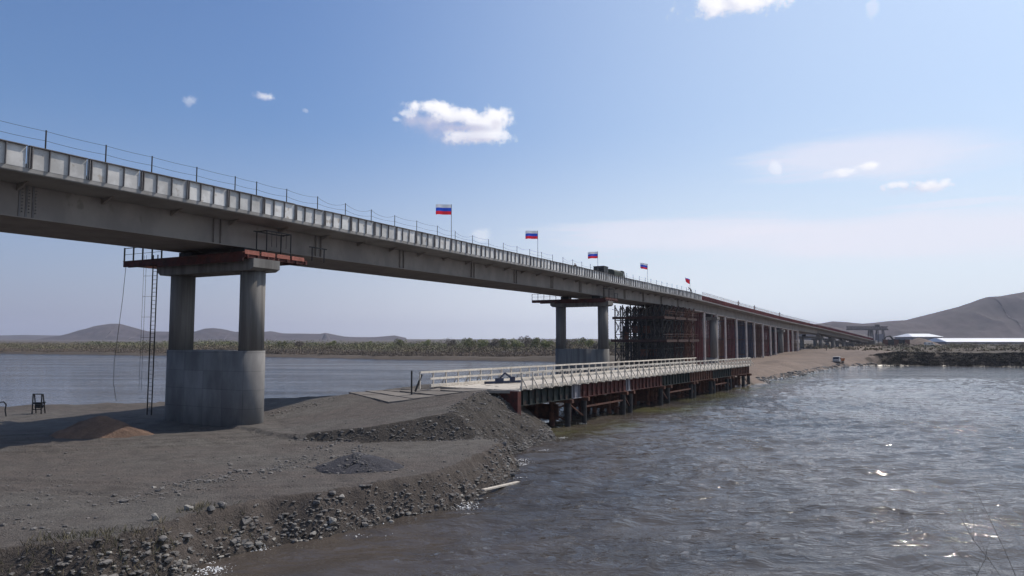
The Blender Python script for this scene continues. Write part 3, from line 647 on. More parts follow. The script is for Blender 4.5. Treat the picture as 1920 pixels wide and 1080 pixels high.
def fw_tower(s, zg, w0, w1, label, m, m2, levels):
    f, rt = bdir(s); zt = bp(s, 0, BOT).z - .05; b = bp(s, 0)
    root = empty('falsework_tower', (b.x, b.y, zg), label=label, cat='scaffold tower', group='dark scaffold towers under the bridge')
    def Q(off, z, ff=0): p = bp(s + ff, off); return Vector((p.x, p.y, z))
    offs = np.linspace(w0, w1, 7); fs = (-3.6, -.2, 3.4)
    for a in offs:
        for ff in fs: MB().bar(Q(a, zg - 1, ff), Q(a, zt, ff), .26).build('leg', m, root)
    mb = MB(); zz = np.linspace(zg + .6, zt - .2, levels + 1)
    for ff in fs:
        for i in range(levels):
            for j in range(len(offs) - 1):
                mb.bar(Q(offs[j], zz[i], ff), Q(offs[j + 1], zz[i + 1], ff), .09); mb.bar(Q(offs[j + 1], zz[i], ff), Q(offs[j], zz[i + 1], ff), .09)
            mb.bar(Q(w0, zz[i], ff), Q(w1, zz[i], ff), .13)
    for a in offs:
        for i in range(levels):
            for u_ in range(2): mb.bar(Q(a, zz[i], fs[u_]), Q(a, zz[i + 1], fs[u_ + 1]), .09); mb.bar(Q(a, zz[i + 1], fs[u_]), Q(a, zz[i], fs[u_ + 1]), .09)
            mb.bar(Q(a, zz[i], fs[0]), Q(a, zz[i], fs[-1]), .13)
    mb.build('brace', m2, root)
    pl = MB()
    for z, ex in ((7.55, .9), (12.5, .5)):
        pl.bar(Q(w0 - ex, z, -3.9), Q(w1 + ex, z, -3.9), .2, .55); pl.bar(Q(w0 - ex, z, 3.7), Q(w1 + ex, z, 3.7), .2, .55); pl.bar(Q(w0 - ex, z + .2, 0), Q(w1 + ex, z + .2, 0), 7.4, .12)
        pl.bar(Q(w1 + ex, z, -3.9), Q(w1 + ex, z, 3.7), .2, .55)
    pl.build('platform', M_rust, root)
    sh_ = MB(); off = w0
    while off < w1:
        if (int(off * 7) + int(s)) % 4: sh_.bar(Q(off, zg - 1, 2.6), Q(off, 7.0, 2.6), .22, .12)
        if (int(off * 5) + int(s)) % 3 == 0: sh_.bar(Q(off, 8.0, 2.6), Q(off, zt - 2.2 - (off % 1.3), 2.6), .26, .12)
        off += .46
    sh_.build('dark_slats', M_dark, root)  # dark slats added to thicken the dark mass of the tower
    rl = MB()
    for z in (7.9, 12.8):
        for ff in (-3.8, -1.3, 1.2, 3.6): rl.bar(Q(w1 + .8, z, ff), Q(w1 + .8, z + 1.1, ff), .07)
        rl.bar(Q(w1 + .8, z + 1.1, -3.8), Q(w1 + .8, z + 1.1, 3.6), .07); rl.bar(Q(w1 + .8, z + .6, -3.8), Q(w1 + .8, z + .6, 3.6), .05)
    rl.build('railing', M_lightpost if label.startswith('rust') else M_brown, root)
    # random clutter: hangers, pipes, props on the upper level
    cl = MB(); rr = random.Random(int(s))
    for i in range(26):
        a = rr.uniform(w0, w1 + 1); ff = rr.uniform(-3.8, 3.6); z = rr.uniform(12.5, zt - 1.0)
        cl.bar(Q(a, z, ff), Q(a + rr.uniform(-1.6, 1.6), z + rr.uniform(.3, 1.8), ff + rr.uniform(-1.5, 1.5)), .08)
    for i in range(8):
        a = rr.uniform(w0, w1 - 1); cl.box(Q(a, rr.choice((8.6, 5, 10)), rr.choice((-3.3, 0, 3.1))), (1.6, .12, 1.5), ax=(rt, f, UP))
    cl.build('props', M_brown, root); setparent(root); return root
fw_tower(148.5, -1, -6.2, 4.4, 'nearest of three scaffold towers behind the second pier, black steel', M_dark, M_dark, 5)
fw_tower(156.3, -.6, -6.2, 4.6, 'middle of three scaffold towers behind the second pier, dark brown legs', M_rust, M_dark, 5)
fw_tower(164.1, -.5, -6.2, 4.8, 'farthest of three scaffold towers, rust coloured, next to the pale posts', M_brown, M_brown, 5)

# ------------------------------------------------------------------ trestle bridge with timber railings
JD = Vector((.5358, .8443, 0)).normalized(); JN = Vector((-JD.y, JD.x, 0)); J0 = Vector((0.1, 55.6, 0)); JL = 76.5; JW = 7.4
def jz(t): return 3.93 - .0068 * t
def J(t, lat, dz=0): p = J0 + JD * t + JN * lat; return Vector((p.x, p.y, jz(t) + dz))
tre = empty('trestle_bridge', J(0, JW / 2, -2), label='low temporary trestle bridge with timber railings and rusty girders on piles', cat='trestle bridge')
mb = MB(); t = 0
while t < JL: mb.bar(J(t + .12, -.55 if int(t * 4) % 7 == 0 else -.02, -.04 + random.uniform(-.01, .01)), J(t + .12, JW + (.55 if int(t * 4) % 7 == 0 else .02), -.04), .235, .08); t += .25
mb.build('deck', M_plank, tre)
segs = [(0.3, 10.4, M_teal), (10.5, 12.2, M_wallgrey), (12.3, 23, M_red), (23.1, 24.2, M_wallgrey), (24.3, 34, M_red), (34.1, 44.5, M_teal), (44.6, 54.5, M_brown), (54.6, 65, M_teal), (65.1, JL, M_brown)]
for (a, b, m) in segs:
    for lat, nm in ((.25, 'girder'), (2.4, 'girder'), (4.9, 'girder'), (JW - .25, 'girder')):
        g1 = MB(); sg = -1 if lat < 3 else 1
        g1.bar(J(a, lat, -.75), J(b, lat, -.75), .05, 1.2); g1.bar(J(a, lat, -.14), J(b, lat, -.14), .34, .06); g1.bar(J(a, lat, -1.36), J(b, lat, -1.36), .36, .07)
        if lat in (.25, JW - .25):
            q = a + .3
            while q < b: g1.box(J(q, lat + sg * .1, -.75), (.06, .16, 1.15), ax=(JD, JN, UP)); q += 1.05
        g1.build(nm, m, tre)
bt = [9.7, 13.0, 22.3, 24.2, 33.6, 36.0, 45, 46.3, 54, 55.5, 62.6, 64.5, 72.5, 76]
for t in bt:
    MB().bar(J(t, -.3, -1.55), J(t, JW + .3, -1.55), .4, .32).build('crossbeam', M_brown, tre)
    for lat in (.25, 1.9, 3.6, 5.3, 7.1): p = J(t, lat, -1.7); MB().tube((p.x, p.y, -1.9), p, .27, n=12).build('pile', M_brown if lat > 1 else M_dark, tre)  # inner pile rows added to deepen the shade under the deck
mb = MB()
for i in range(0, len(bt), 2):
    for lat in (.25, 7.1):
        mb.bar(J(bt[i], lat, -1.7), J(bt[i + 1], lat, -3.2), .12)
    mb.bar(J(bt[i], 1.2, -2.6), J(bt[i], 6.9, -2.6), .1, 1.4); mb.bar(J(bt[i], .3, -1.9), J(bt[i], 4.9, -3.3), .14); mb.bar(J(bt[i], 4.9, -1.9), J(bt[i], .3, -3.3), .14)  # plate and cross bars added to stand in for the shade under the deck
    if i + 2 < len(bt): mb.bar(J(bt[i + 1], .2, -2.3), J(bt[i + 2], .2, -2.3), .1, .16) if i % 4 == 0 else None
mb.build('brace', M_brown, tre)
for side, lat, t0, t1 in ((-1, -.05, 1.2, JL), (1, JW + .05, -2.6, JL - 6.5)):
    t = t0; k = 0
    while t < t1:
        MB().box(J(t, lat, .62), (.1, .12, 1.42), ax=(JD, JN, UP)).build('railing_post', M_wood, tre)
        if t > 0: MB().bar(J(t + .0, lat + side * .06, .85), J(t + .0, lat + side * .58, -.02), .07, .09).build('railing_brace', M_wood, tre)
        t += 1.75; k += 1
    for z, wd, ht in ((1.28, .07, .17), (.72, .05, .17), (.13, .2, .24)):
        t = t0 + (1.3 if side > 0 and z < 1 else 0)
        while t < t1 - .5:
            e = min(t1, t + 5.25); j = random.uniform(-.015, .015); MB().bar(J(t, lat - side * .07, z + j), J(e - .02, lat - side * .07, z - j), wd, ht).build('rail', M_wood, tre); t = e
# braced end post on the left
pe = J(-3.2, JW + .4, 0); MB().bar((pe.x, pe.y, 2.4), (pe.x, pe.y, 5.4), .12).build('end_post', M_dark, tre)
MB().bar((pe.x + .3, pe.y, 3.7), J(-2.4, JW, 1.1), .12).build('end_brace', M_dark, tre)
setparent(tre)
# abutment plate under the trestle end
MB().add([J(-.3, -.6, -.1), J(-.3, JW + .4, -.1), J(-.3, JW + .4, -2.2), J(-.3, -.6, -2.4), J(.2, -.6, -.1), J(.2, JW + .4, -.1), J(.2, JW + .4, -2.2), J(.2, -.6, -2.4)],
         [(0, 1, 2, 3), (5, 4, 7, 6), (0, 4, 5, 1), (3, 2, 6, 7), (0, 3, 7, 4), (1, 5, 6, 2)]).build('abutment_sheet', M_red, None)
tag(bpy.data.objects['abutment_sheet'], 'rust red steel sheet holding the gravel at the near trestle end', 'retaining sheet')
# a lifting frame / kit lying on the trestle
mb = MB(); c = J(6.2, 5.9, 0)
mb.bar(c, c + Vector((.9, .3, .95)), .14); mb.bar(c + Vector((.9, .3, .95)), c + Vector((1.5, .6, .5)), .14); mb.bar(c + Vector((-.9, -.5, .12)), c + Vector((2.6, 1.3, .14)), .3, .2); mb.box(c + Vector((.4, .2, .3)), (.8, .5, .4)); mb.box(c + Vector((1.6, .8, .35)), (.5, .5, .5))
tag(mb.build('hand_cart', M_navy), 'small dark blue cart with a raised handle on the trestle deck', 'cart')

# concrete road slabs on the ramp
slab0 = None; sp = []
sd_dir = Vector((-.86, .18, 0)).normalized()
def ramp(u, v):   # u away from the trestle, v across
    p = J0 + JN * (JW * v) * .98 - JD * .45; e = Vector((-11.5, 45.5 + 0, 0)).lerp(Vector((-16.5, 64.0, 0)), v); st = Vector((p.x, p.y, 0)); far_ = Vector((-9.5, 53.8, 0)).lerp(Vector((-15, 64.2, 0)), v)
    q = st.lerp(far_, u); return Vector((q.x, q.y, 0))
nu, nv = 5, 3
for i in range(nu):
    for j in range(nv):
        e = .005; cs = [ramp((i + a) / nu, (j + b) / nv) for a, b in ((e, e), (1 - e, e), (1 - e, 1 - e), (e, 1 - e))]
        zj = random.uniform(-.015, .02); V = []
        zc_ = [max(gz(c.x, c.y), gz(c.x * .5 + (cs[0].x + cs[2].x) * .25, c.y * .5 + (cs[0].y + cs[2].y) * .25) + .0, 1.9) + .04 + zj for c in cs]; 
        if i == 0: zc_[0] = zc_[3] = jz(0) - .02
        V = [(c.x, c.y, z) for c, z in zip(cs, zc_)] + [(c.x, c.y, z - .22) for c, z in zip(cs, zc_)]
        o = MB().add(V, [(0, 1, 2, 3), (7, 6, 5, 4), (0, 4, 5, 1), (1, 5, 6, 2), (2, 6, 7, 3), (3, 7, 4, 0)]).build('road_slab', M_slab)
        rw = ['in the row touching the trestle', 'in the second row from the trestle', 'in the third row from the trestle', 'in the fourth row from the trestle', 'in the last row of the ramp'][i]
        tag(o, 'worn concrete slab %s, %s' % (rw, ['on the gravel slope side', 'in the middle', 'on the far water side'][j]), 'concrete slab', 'concrete slabs paving the ramp')

# ------------------------------------------------------------------ heaps, rocks, rubble
def heap(name, cx, cy, rx, ry, h, m, label, cat, seed):
    n = 46; X, Y = np.meshgrid(np.linspace(-1.25, 1.25, n), np.linspace(-1.25, 1.25, n)); r = np.hypot(X, Y) + .18 * vn(X, Y, .7, seed)
    Z = h * np.clip(1 - r, 0, 1) ** .9 + h * .06 * vn(X, Y, .12, seed + 1) * (r < 1)
    G = near_z(cx + X * rx, cy + Y * ry); Z = np.where(r < 1.04, G + Z + .01, G - .15)
    V = np.stack([cx + X * rx, cy + Y * ry, Z], -1).reshape(-1, 3); F = [(j * n + i, j * n + i + 1, (j + 1) * n + i + 1, (j + 1) * n + i) for j in range(n - 1) for i in range(n - 1)]
    o = MB().add(V.tolist(), F).build(name, m, smooth=True); return tag(o, label, cat)
heap('soil_heap', -27.3, 46.6, 3.0, 1.7, 1.25, M_soil, 'reddish brown heap of soil at the shadow edge left of the pier', 'soil heap', 3)
heap('gravel_heap', -7.7, 35.2, 2.1, 1.6, .75, M_gravel, 'low heap of blue grey gravel on the near terrace', 'gravel heap', 8)

def rock_proto(seed):
    r = random.Random(seed); bm = bmesh.new(); bmesh.ops.create_icosphere(bm, subdivisions=2, radius=1)
    dirs = [Vector((r.gauss(0, 1), r.gauss(0, 1), r.gauss(0, 1))).normalized() for _ in range(13)]
    for v in bm.verts:
        p = v.co.copy()
        for d in dirs:
            k = p.dot(d)
            if k > .5: p -= d * (k - .5) * .97
        v.co = p * (1 + r.uniform(-.05, .05)); v.co.z *= .75
    V = [tuple(v.co) for v in bm.verts]; F = [tuple(x.index for x in f.verts) for f in bm.faces]; bm.free(); return np.array(V), F
def pebble_proto(seed):
    r = random.Random(seed); bm = bmesh.new(); bmesh.ops.create_icosphere(bm, subdivisions=1, radius=1)
    for v in bm.verts: v.co = v.co * r.uniform(.75, 1.15); v.co.z *= .7
    V = [tuple(v.co) for v in bm.verts]; F = [tuple(x.index for x in f.verts) for f in bm.faces]; bm.free(); return np.array(V), F
PEB = [pebble_proto(i) for i in range(6)]; ROCK = [rock_proto(i) for i in range(5)]
def scatter(name, pts, sizes, m, protos=PEB, zf=near_z, sink=.25):
    pts = np.array(pts); zz = zf(pts[:, 0], pts[:, 1]); AV = []; AF = []; k = 0
    for (x, y), z, sz in zip(pts, zz, sizes):
        V, F = protos[RNG.integers(len(protos))]; a = RNG.uniform(0, 6.28); c, s_ = math.cos(a), math.sin(a)
        q = V * np.array([sz * RNG.uniform(.7, 1.6), sz, sz * RNG.uniform(.45, 1.0)]); q = np.stack([q[:, 0] * c - q[:, 1] * s_ + x, q[:, 0] * s_ + q[:, 1] * c + y, q[:, 2] + z + sz * sink], 1)
        AV.append(q); AF += [tuple(i + k for i in f) for f in F]; k += len(V)
    AV = np.concatenate(AV); me = bpy.data.meshes.new(name); me.from_pydata(AV.tolist(), [], AF); me.update(); me.materials.append(m)
    o = bpy.data.objects.new(name, me); col.objects.link(o); tag(o, kind='stuff'); return o
# rubble along the near shore
sh = [p for p in NEAR if -20 <= p[0] and p[1] < 66 and p[1] > 16]
def along(poly, n, spread, inward=(0, 1)):
    out = []; seg = [(poly[i], poly[i + 1]) for i in range(len(poly) - 1)]; Ls = np.array([math.dist(a, b) for a, b in seg]); pr = Ls / Ls.sum()
    for _ in range(n):
        (a, b) = seg[RNG.choice(len(seg), p=pr)]; t = RNG.uniform(); d = RNG.uniform(*spread); dx, dy = b[0] - a[0], b[1] - a[1]; L = math.hypot(dx, dy)
        out.append((a[0] + dx * t - dy / L * d, a[1] + dy * t + dx / L * d))
    return out
pts = along(sh, 2600, (-.35, 1.0)); scatter('shore_rubble', pts, np.clip(RNG.lognormal(-3.05, .5, len(pts)), .02, .2), M_rock)
pts = along(sh, 2100, (-.25, .75)); scatter('waterline_stones', pts, np.clip(RNG.lognormal(-2.6, .5, len(pts)), .04, .24), M_rock, protos=ROCK, sink=-.1)
pts = along(sh, 260, (-.25, .3)); scatter('pale_waterline_stones', pts, np.clip(RNG.lognormal(-2.6, .45, len(pts)), .04, .2), M_rocklight, protos=ROCK, sink=-.1)
pts = along(sh, 320, (-.3, .7)); scatter('pale_shore_stones', pts, np.clip(RNG.lognormal(-2.95, .5, len(pts)), .025, .14), M_rocklight)
# gravel of the mound slope
pts = []
while len(pts) < 10000:
    x, y = RNG.uniform(-14, 3.6), RNG.uniform(43.3, 57)
    pts.append((x, y))
pts = np.array(pts); zz = near_z(pts[:, 0], pts[:, 1]); z2 = near_z(pts[:, 0], pts[:, 1] + .4); z3 = near_z(pts[:, 0] + .4, pts[:, 1]); slope = np.hypot(z2 - zz, z3 - zz); k = (slope > .11) & (zz > -.1)
pts = pts[k]; scatter('slope_gravel', pts, np.clip(RNG.lognormal(-3.25, .5, len(pts)), .02, .17), M_rock)
pts2 = pts[RNG.uniform(size=len(pts)) < .07] + .15; scatter('pale_slope_stones', pts2, np.clip(RNG.lognormal(-3.1, .4, len(pts2)), .02, .11), M_rocklight)
# loose stones strewn over the ground in bands
cl = []
for (px0, py0, px1, py1, n, sp_) in [(330, 905, 560, 868, 420, .55), (200, 935, 360, 912, 120, .6), (0, 950, 260, 900, 90, 1.3), (520, 870, 700, 835, 260, .6), (350, 800, 470, 790, 120, .35), (500, 785, 640, 768, 240, .9), (560, 842, 660, 822, 120, .4), (0, 965, 160, 985, 60, .5), (100, 870, 900, 870, 260, 4)]:
    for _ in range(n):
        t = RNG.uniform(); px = px0 + (px1 - px0) * t; py = py0 + (py1 - py0) * t; Y = 6.35 * 1300 / (py - 635); X = (px - 960) / 1300 * Y; cl.append((X + RNG.normal(0, sp_), Y + RNG.normal(0, sp_)))
cl = [p for p, d in zip(cl, sdist(np.array(cl)[:, 0], np.array(cl)[:, 1], NEAR)) if d > .8]
scatter('loose_stones', cl, np.clip(RNG.lognormal(-3.25, .55, len(cl)), .02, .16), M_rock)
pts = [(RNG.normal(-7.7, 1.0), RNG.normal(35.2, .8)) for _ in range(500)]
def heap_z(x, y): return near_z(x, y) + .72 * np.clip(1 - np.hypot((x + 7.7) / 2.1, (y - 35.2) / 1.6), 0, 1) ** .9
scatter('heap_pebbles', pts, np.clip(RNG.lognormal(-3.1, .35, len(pts)), .02, .1), M_rock, zf=heap_z)
# boulders one can tell apart
bl = [(305, 1042, .34, 1), (368, 1018, .36, 1), (405, 1020, .3, 0), (428, 1012, .42, 0), (497, 1012, .36, 1), (560, 995, .26, 0), (602, 985, .3, 0), (631, 986, .46, 1), (648, 975, .3, 1), (690, 975, .4, 0), (740, 966, .3, 1), (786, 960, .26, 1), (868, 935, .24, 0), (903, 925, .3, 0), (300, 968, .2, 1), (692, 918, .2, 1), (968, 868, .3, 1), (940, 850, .3, 1), (1000, 838, .28, 0), (1030, 822, .3, 0), (952, 905, .24, 0)]
proto = None; 
for i, (px, py, sz, pale) in enumerate(bl):
    Y = (8 - .15) * 1300 / (py - 635) if py > 950 or px > 860 else 6.4 * 1300 / (py - 635); X = (px - 960) / 1300 * Y
    V, F = ROCK[i % 5]; sz *= .68; mb = MB().add((V * np.array([sz, sz * .9, sz])).tolist(), F); o = mb.build('boulder', M_rocklight if pale else M_rock); o.location = (X, Y, max(gz(X, Y), -.05) + sz * .22); o.rotation_euler = (random.uniform(-.3, .3), random.uniform(-.3, .3), random.uniform(0, 6))
    tag(o, 'x', 'boulder', 'pale boulders' if pale else 'dark boulders'); o['face'] = 0 if py > 950 or px > 860 else 1
ORD = ['first', 'second', 'third', 'fourth', 'fifth', 'sixth', 'seventh', 'eighth', 'ninth', 'tenth', 'eleventh', 'twelfth', 'thirteenth']
for pale in ('pale', 'dark'):
    bs_ = sorted([o for o in bpy.data.objects if o.name.startswith('boulder') and o['group'].startswith(pale)], key=lambda o: o.location.x / o.location.y)
    for i, o in enumerate(bs_):
        o['label'] = '%s %s boulder from the left along the near bank, %s' % (ORD[i], pale if pale == 'pale' else 'dark grey', 'on its crumbling face' if o['face'] else 'at the water edge')
        del o['face']
# foam where the waves break on the stones
fm = []
for (x, y, n, sp_) in [(3.9, 57.0, 50, .25), (1.9, 50.6, 40, .3), (.4, 46.9, 60, .3), (.7, 44.6, 80, .35), (.1, 41, 40, .3), (-.9, 36.8, 90, .45), (-2.4, 33.6, 60, .35), (-5.3, 30.4, 70, .4), (-6.4, 29.5, 50, .3), (-9.9, 27, 50, .3), (-10.6, 24.8, 70, .3), (6.5, 66.3, 20, .3)]:
    for _ in range(n * 3): fm.append((x + .15 + RNG.normal(0, sp_), y + RNG.normal(0, sp_) * 1.3))
scatter('foam', fm, np.clip(RNG.lognormal(-4.1, .5, len(fm)), .008, .04), M_foam, zf=lambda x, y: np.maximum(near_z(x, y), 0) * .5 + .02, sink=.1)
# timber washed against the bank
p0 = Vector(at(905, 928, 35.8)); p0.z = .35; p1 = Vector(at(972, 900, 38.9)); p1.z = .12
tag(MB().bar(p0, p1, .22, .07).build('driftwood_board', M_wood), 'pale weathered board lying half in the water off the near bank', 'board')

# dry grass and scrub on the near bank face, lower left
g1 = MB(); rr = random.Random(5)
for _ in range(9000):
    x = rr.uniform(-24, -9.5); y = rr.uniform(16.5, 27.5); 
    g1.v.append((x, y, 0))
P = np.array(g1.v); d = sdist(P[:, 0], P[:, 1], NEAR); zz = near_z(P[:, 0], P[:, 1]); dens = vn(P[:, 0], P[:, 1], 1.6, 88); k = (d > -.1) & (d < 2.1) & (zz > .25) & (dens > -.15) & ((P[:, 0] < -11.5) | (RNG.uniform(size=len(P)) < .35)); g1 = MB()
for (x, y, _), z in zip(P[k], zz[k]):
    for _ in range(2):
        a = rr.uniform(0, 6.28); h = rr.uniform(.08, .3); wd = .012; l = rr.uniform(.02, .16); bx, by = x + rr.uniform(-.08, .08), y + rr.uniform(-.08, .08); nx, ny = math.cos(a) * wd, math.sin(a) * wd
        g1.add([(bx - nx, by - ny, z - .02), (bx + nx, by + ny, z - .02), (bx + l * math.sin(a) + nx * .6, by - l * math.cos(a) + ny * .6, z + h * .7), (bx + 1.6 * l * math.sin(a), by - 1.6 * l * math.cos(a), z + h)], [(0, 1, 2), (0, 2, 3)])
tag(g1.build('dry_grass', M_drygrass), kind='stuff')

# bare shrub reaching into the lower right corner
def twigs(root_, base, n, h, seed, r0=.012):
    r = random.Random(seed); mb = MB(); tw = MB()
    def grow(p, d, L, rad, lvl, out):
        k = 4; 
        for i in range(k):
            q = p + d * (L / k); out.tube(p, q, rad, rad * .85, n=5, caps=False); rad *= .85; p = q; d = (d + Vector((r.gauss(0, .1), r.gauss(0, .1), r.gauss(.03, .08)))).normalized()
            if lvl < 3 and i > 0:
                for _ in range(r.choice((1, 1, 2))): grow(p, (d + Vector((r.gauss(0, .5), r.gauss(0, .5), r.gauss(.1, .3)))).normalized(), L * r.uniform(.35, .6), rad * .6, lvl + 1, tw)
    for i in range(n): grow(Vector(base) + Vector((r.gauss(0, .05), r.gauss(0, .05), 0)), Vector((r.gauss(-.15, .4), r.gauss(0, .25), 1)).normalized(), h * r.uniform(.6, 1), r0, 0, mb)
    mb.build('stem', M_bark, root_); tw.build('twig', M_bark, root_)
sx, sy = 3.02, 3.95; szz = float(cam_bank(np.array([[sx]]), np.array([[sy]]))[0, 0])
shr = empty('bare_shrub', (sx, sy, szz), label='leafless shrub with thin twigs at the lower right corner', cat='shrub'); twigs(shr, (sx, sy, szz + 1.8), 14, 1.2, 4, .005); MB().tube((sx, sy, szz - .1), (sx, sy, szz + 1.9), .02, n=7).build('trunk', M_bark, shr); setparent(shr)
sx, sy = -11.4, 16.0
# thin upright stalks at the lower left edge
stk = empty('bare_shrub', (-15.9, 21.6, gz(-15.9, 21.6)), label='thin leafless stalks on the bank top at the left edge', cat='shrub'); twigs(stk, (-15.9, 21.6, gz(-15.9, 21.6) - .03), 4, .9, 9, .008); setparent(stk)

# little racks on the far edge of the spit
def rack(px, py, Y, h, label):
    b = Vector(at(px, py, Y)); b.z = gz(b.x, b.y) - .05; root = empty('frame_rack', b, label=label, cat='rack')
    fr = MB(); w_ = .75
    for dx in (-w_ / 2, w_ / 2):
        for dy in (0, .5): fr.bar(b + Vector((dx, dy, 0)), b + Vector((dx * (.95), dy * .3, h)), .07)
    fr.bar(b + Vector((-w_ / 2, 0, h)), b + Vector((w_ / 2, 0, h)), .08); fr.bar(b + Vector((-w_ / 2, 0, .4)), b + Vector((w_ / 2, 0, .4)), .06); fr.build('frame', M_black, root)
    bx = MB(); bx.box(b + Vector((0, .15, h * .55)), (w_ * .8, .4, .14)); bx.box(b + Vector((.05, .15, h * .4)), (w_ * .6, .35, .3)); bx.bar(b + Vector((w_ / 2, .1, h * .3)), b + Vector((w_ / 2 + .25, .1, h * .62)), .05); bx.build('winch', M_black, root); setparent(root)
rack(69, 768, 57.5, 1.65, 'black metal rack frame on the shore left of the soil heap')
b = Vector(at(12, 770, 56)); b.z = gz(b.x, b.y); mb = MB(); prev = None
for q in [(0, 0, 0), (-.1, 0, .5), (-.05, 0, .95), (-.25, 0, 1.15), (-.6, 0, 1.1), (-.9, 0, .85)]:
    p = b + Vector(q)
    if prev is not None: mb.tube(prev, p, .05, n=6)
    prev = p
tag(mb.build('bent_pipe', M_black), 'bent black pipe standing on the shore at the left edge', 'pipe')

# ------------------------------------------------------------------ flags
def flag_mat():
    m = bpy.data.materials.new('tricolour cloth'); m.use_nodes = True; t = NT(m.node_tree)
    uv = t.n('ShaderNodeUVMap').outputs[0]; s_ = t.n('ShaderNodeSeparateXYZ'); t.set(s_, 0, uv)
    r = t.n('ShaderNodeValToRGB'); r.color_ramp.interpolation = 'CONSTANT'; e = r.color_ramp.elements; e[0].position = 0; e[0].color = (.85, .03, .05, 1); e[1].position = .333; e[1].color = (.03, .10, .62, 1); x = e.new(.666); x.color = (.78, .78, .8, 1)
    t.set(r, 0, s_.outputs[1]); p = t.n('ShaderNodeBsdfPrincipled', I_Roughness=.8); t.set(p, 'Base Color', r.outputs[0])
    tl = t.n('ShaderNodeBsdfTranslucent'); t.set(tl, 'Color', r.outputs[0]); mx = t.n('ShaderNodeMixShader', i0=.35); t.set(mx, 1, p.outputs[0]); t.set(mx, 2, tl.outputs[0])
    o = t.n('ShaderNodeOutputMaterial'); t.set(o, 0, mx.outputs[0]); return m
M_flag = flag_mat()
def flag(s, H, label, ph, droop, fold=0.):
    b = bp(s, W - .3, -.9); root = empty('flag_pole', b, label=label, cat='flag', group='tricolour flags along the bridge edge'); top = b + UP * (H + .9)
    MB().tube(b, top, .035, .025, n=8).build('pole', M_rib, root)
    n, k = 22, 10; L, h = 1.65, 1.1; V = []; UV = []
    for i in range(n + 1):
        for j in range(k + 1):
            u = i / n; v = j / k; x = -L * u * (1 - fold * .35); y = -.25 * u + .13 * math.sin(u * 8 + ph) * u ** .5 + fold * .25 * math.sin(u * 5 + v * 3)
            z = -h + h * v - droop * u * (1 if v > .5 else .6) + .05 * math.sin(u * 9 + ph) * u; V.append((top.x + x, top.y + y, top.z - .04 + z + (.25 * fold * u * (1 - v)))); UV.append((u, v * .42 if fold > .6 else v))
    F = [(i * (k + 1) + j, (i + 1) * (k + 1) + j, (i + 1) * (k + 1) + j + 1, i * (k + 1) + j + 1) for i in range(n) for j in range(k)]
    me = bpy.data.meshes.new('cloth'); me.from_pydata(V, [], F); uvl = me.uv_layers.new(name='UVMap')
    for p in me.polygons:
        p.use_smooth = True
        for li in p.loop_indices: uvl.data[li].uv = UV[me.loops[li].vertex_index]
    me.materials.append(M_flag); o = bpy.data.objects.new('cloth', me); col.objects.link(o); o.parent = root; setparent(root)
flag(61.5, 3.8, 'nearest and largest white blue and red flag on its pole', .3, .02)
flag(82.8, 3.75, 'second white blue and red flag from the camera, flat in the wind', 1.2, .02)
flag(105.4, 3.35, 'third flag, flying above the dark cabin box on the deck', 2.4, .12)
flag(132.5, 3.8, 'fourth flag, tilted down, alone between truck and bent worker', 3.3, -.28, .3)
flag(162.7, 3.1, 'farthest flag, crumpled and red, beside the bent worker', 4.0, -.45, .9)

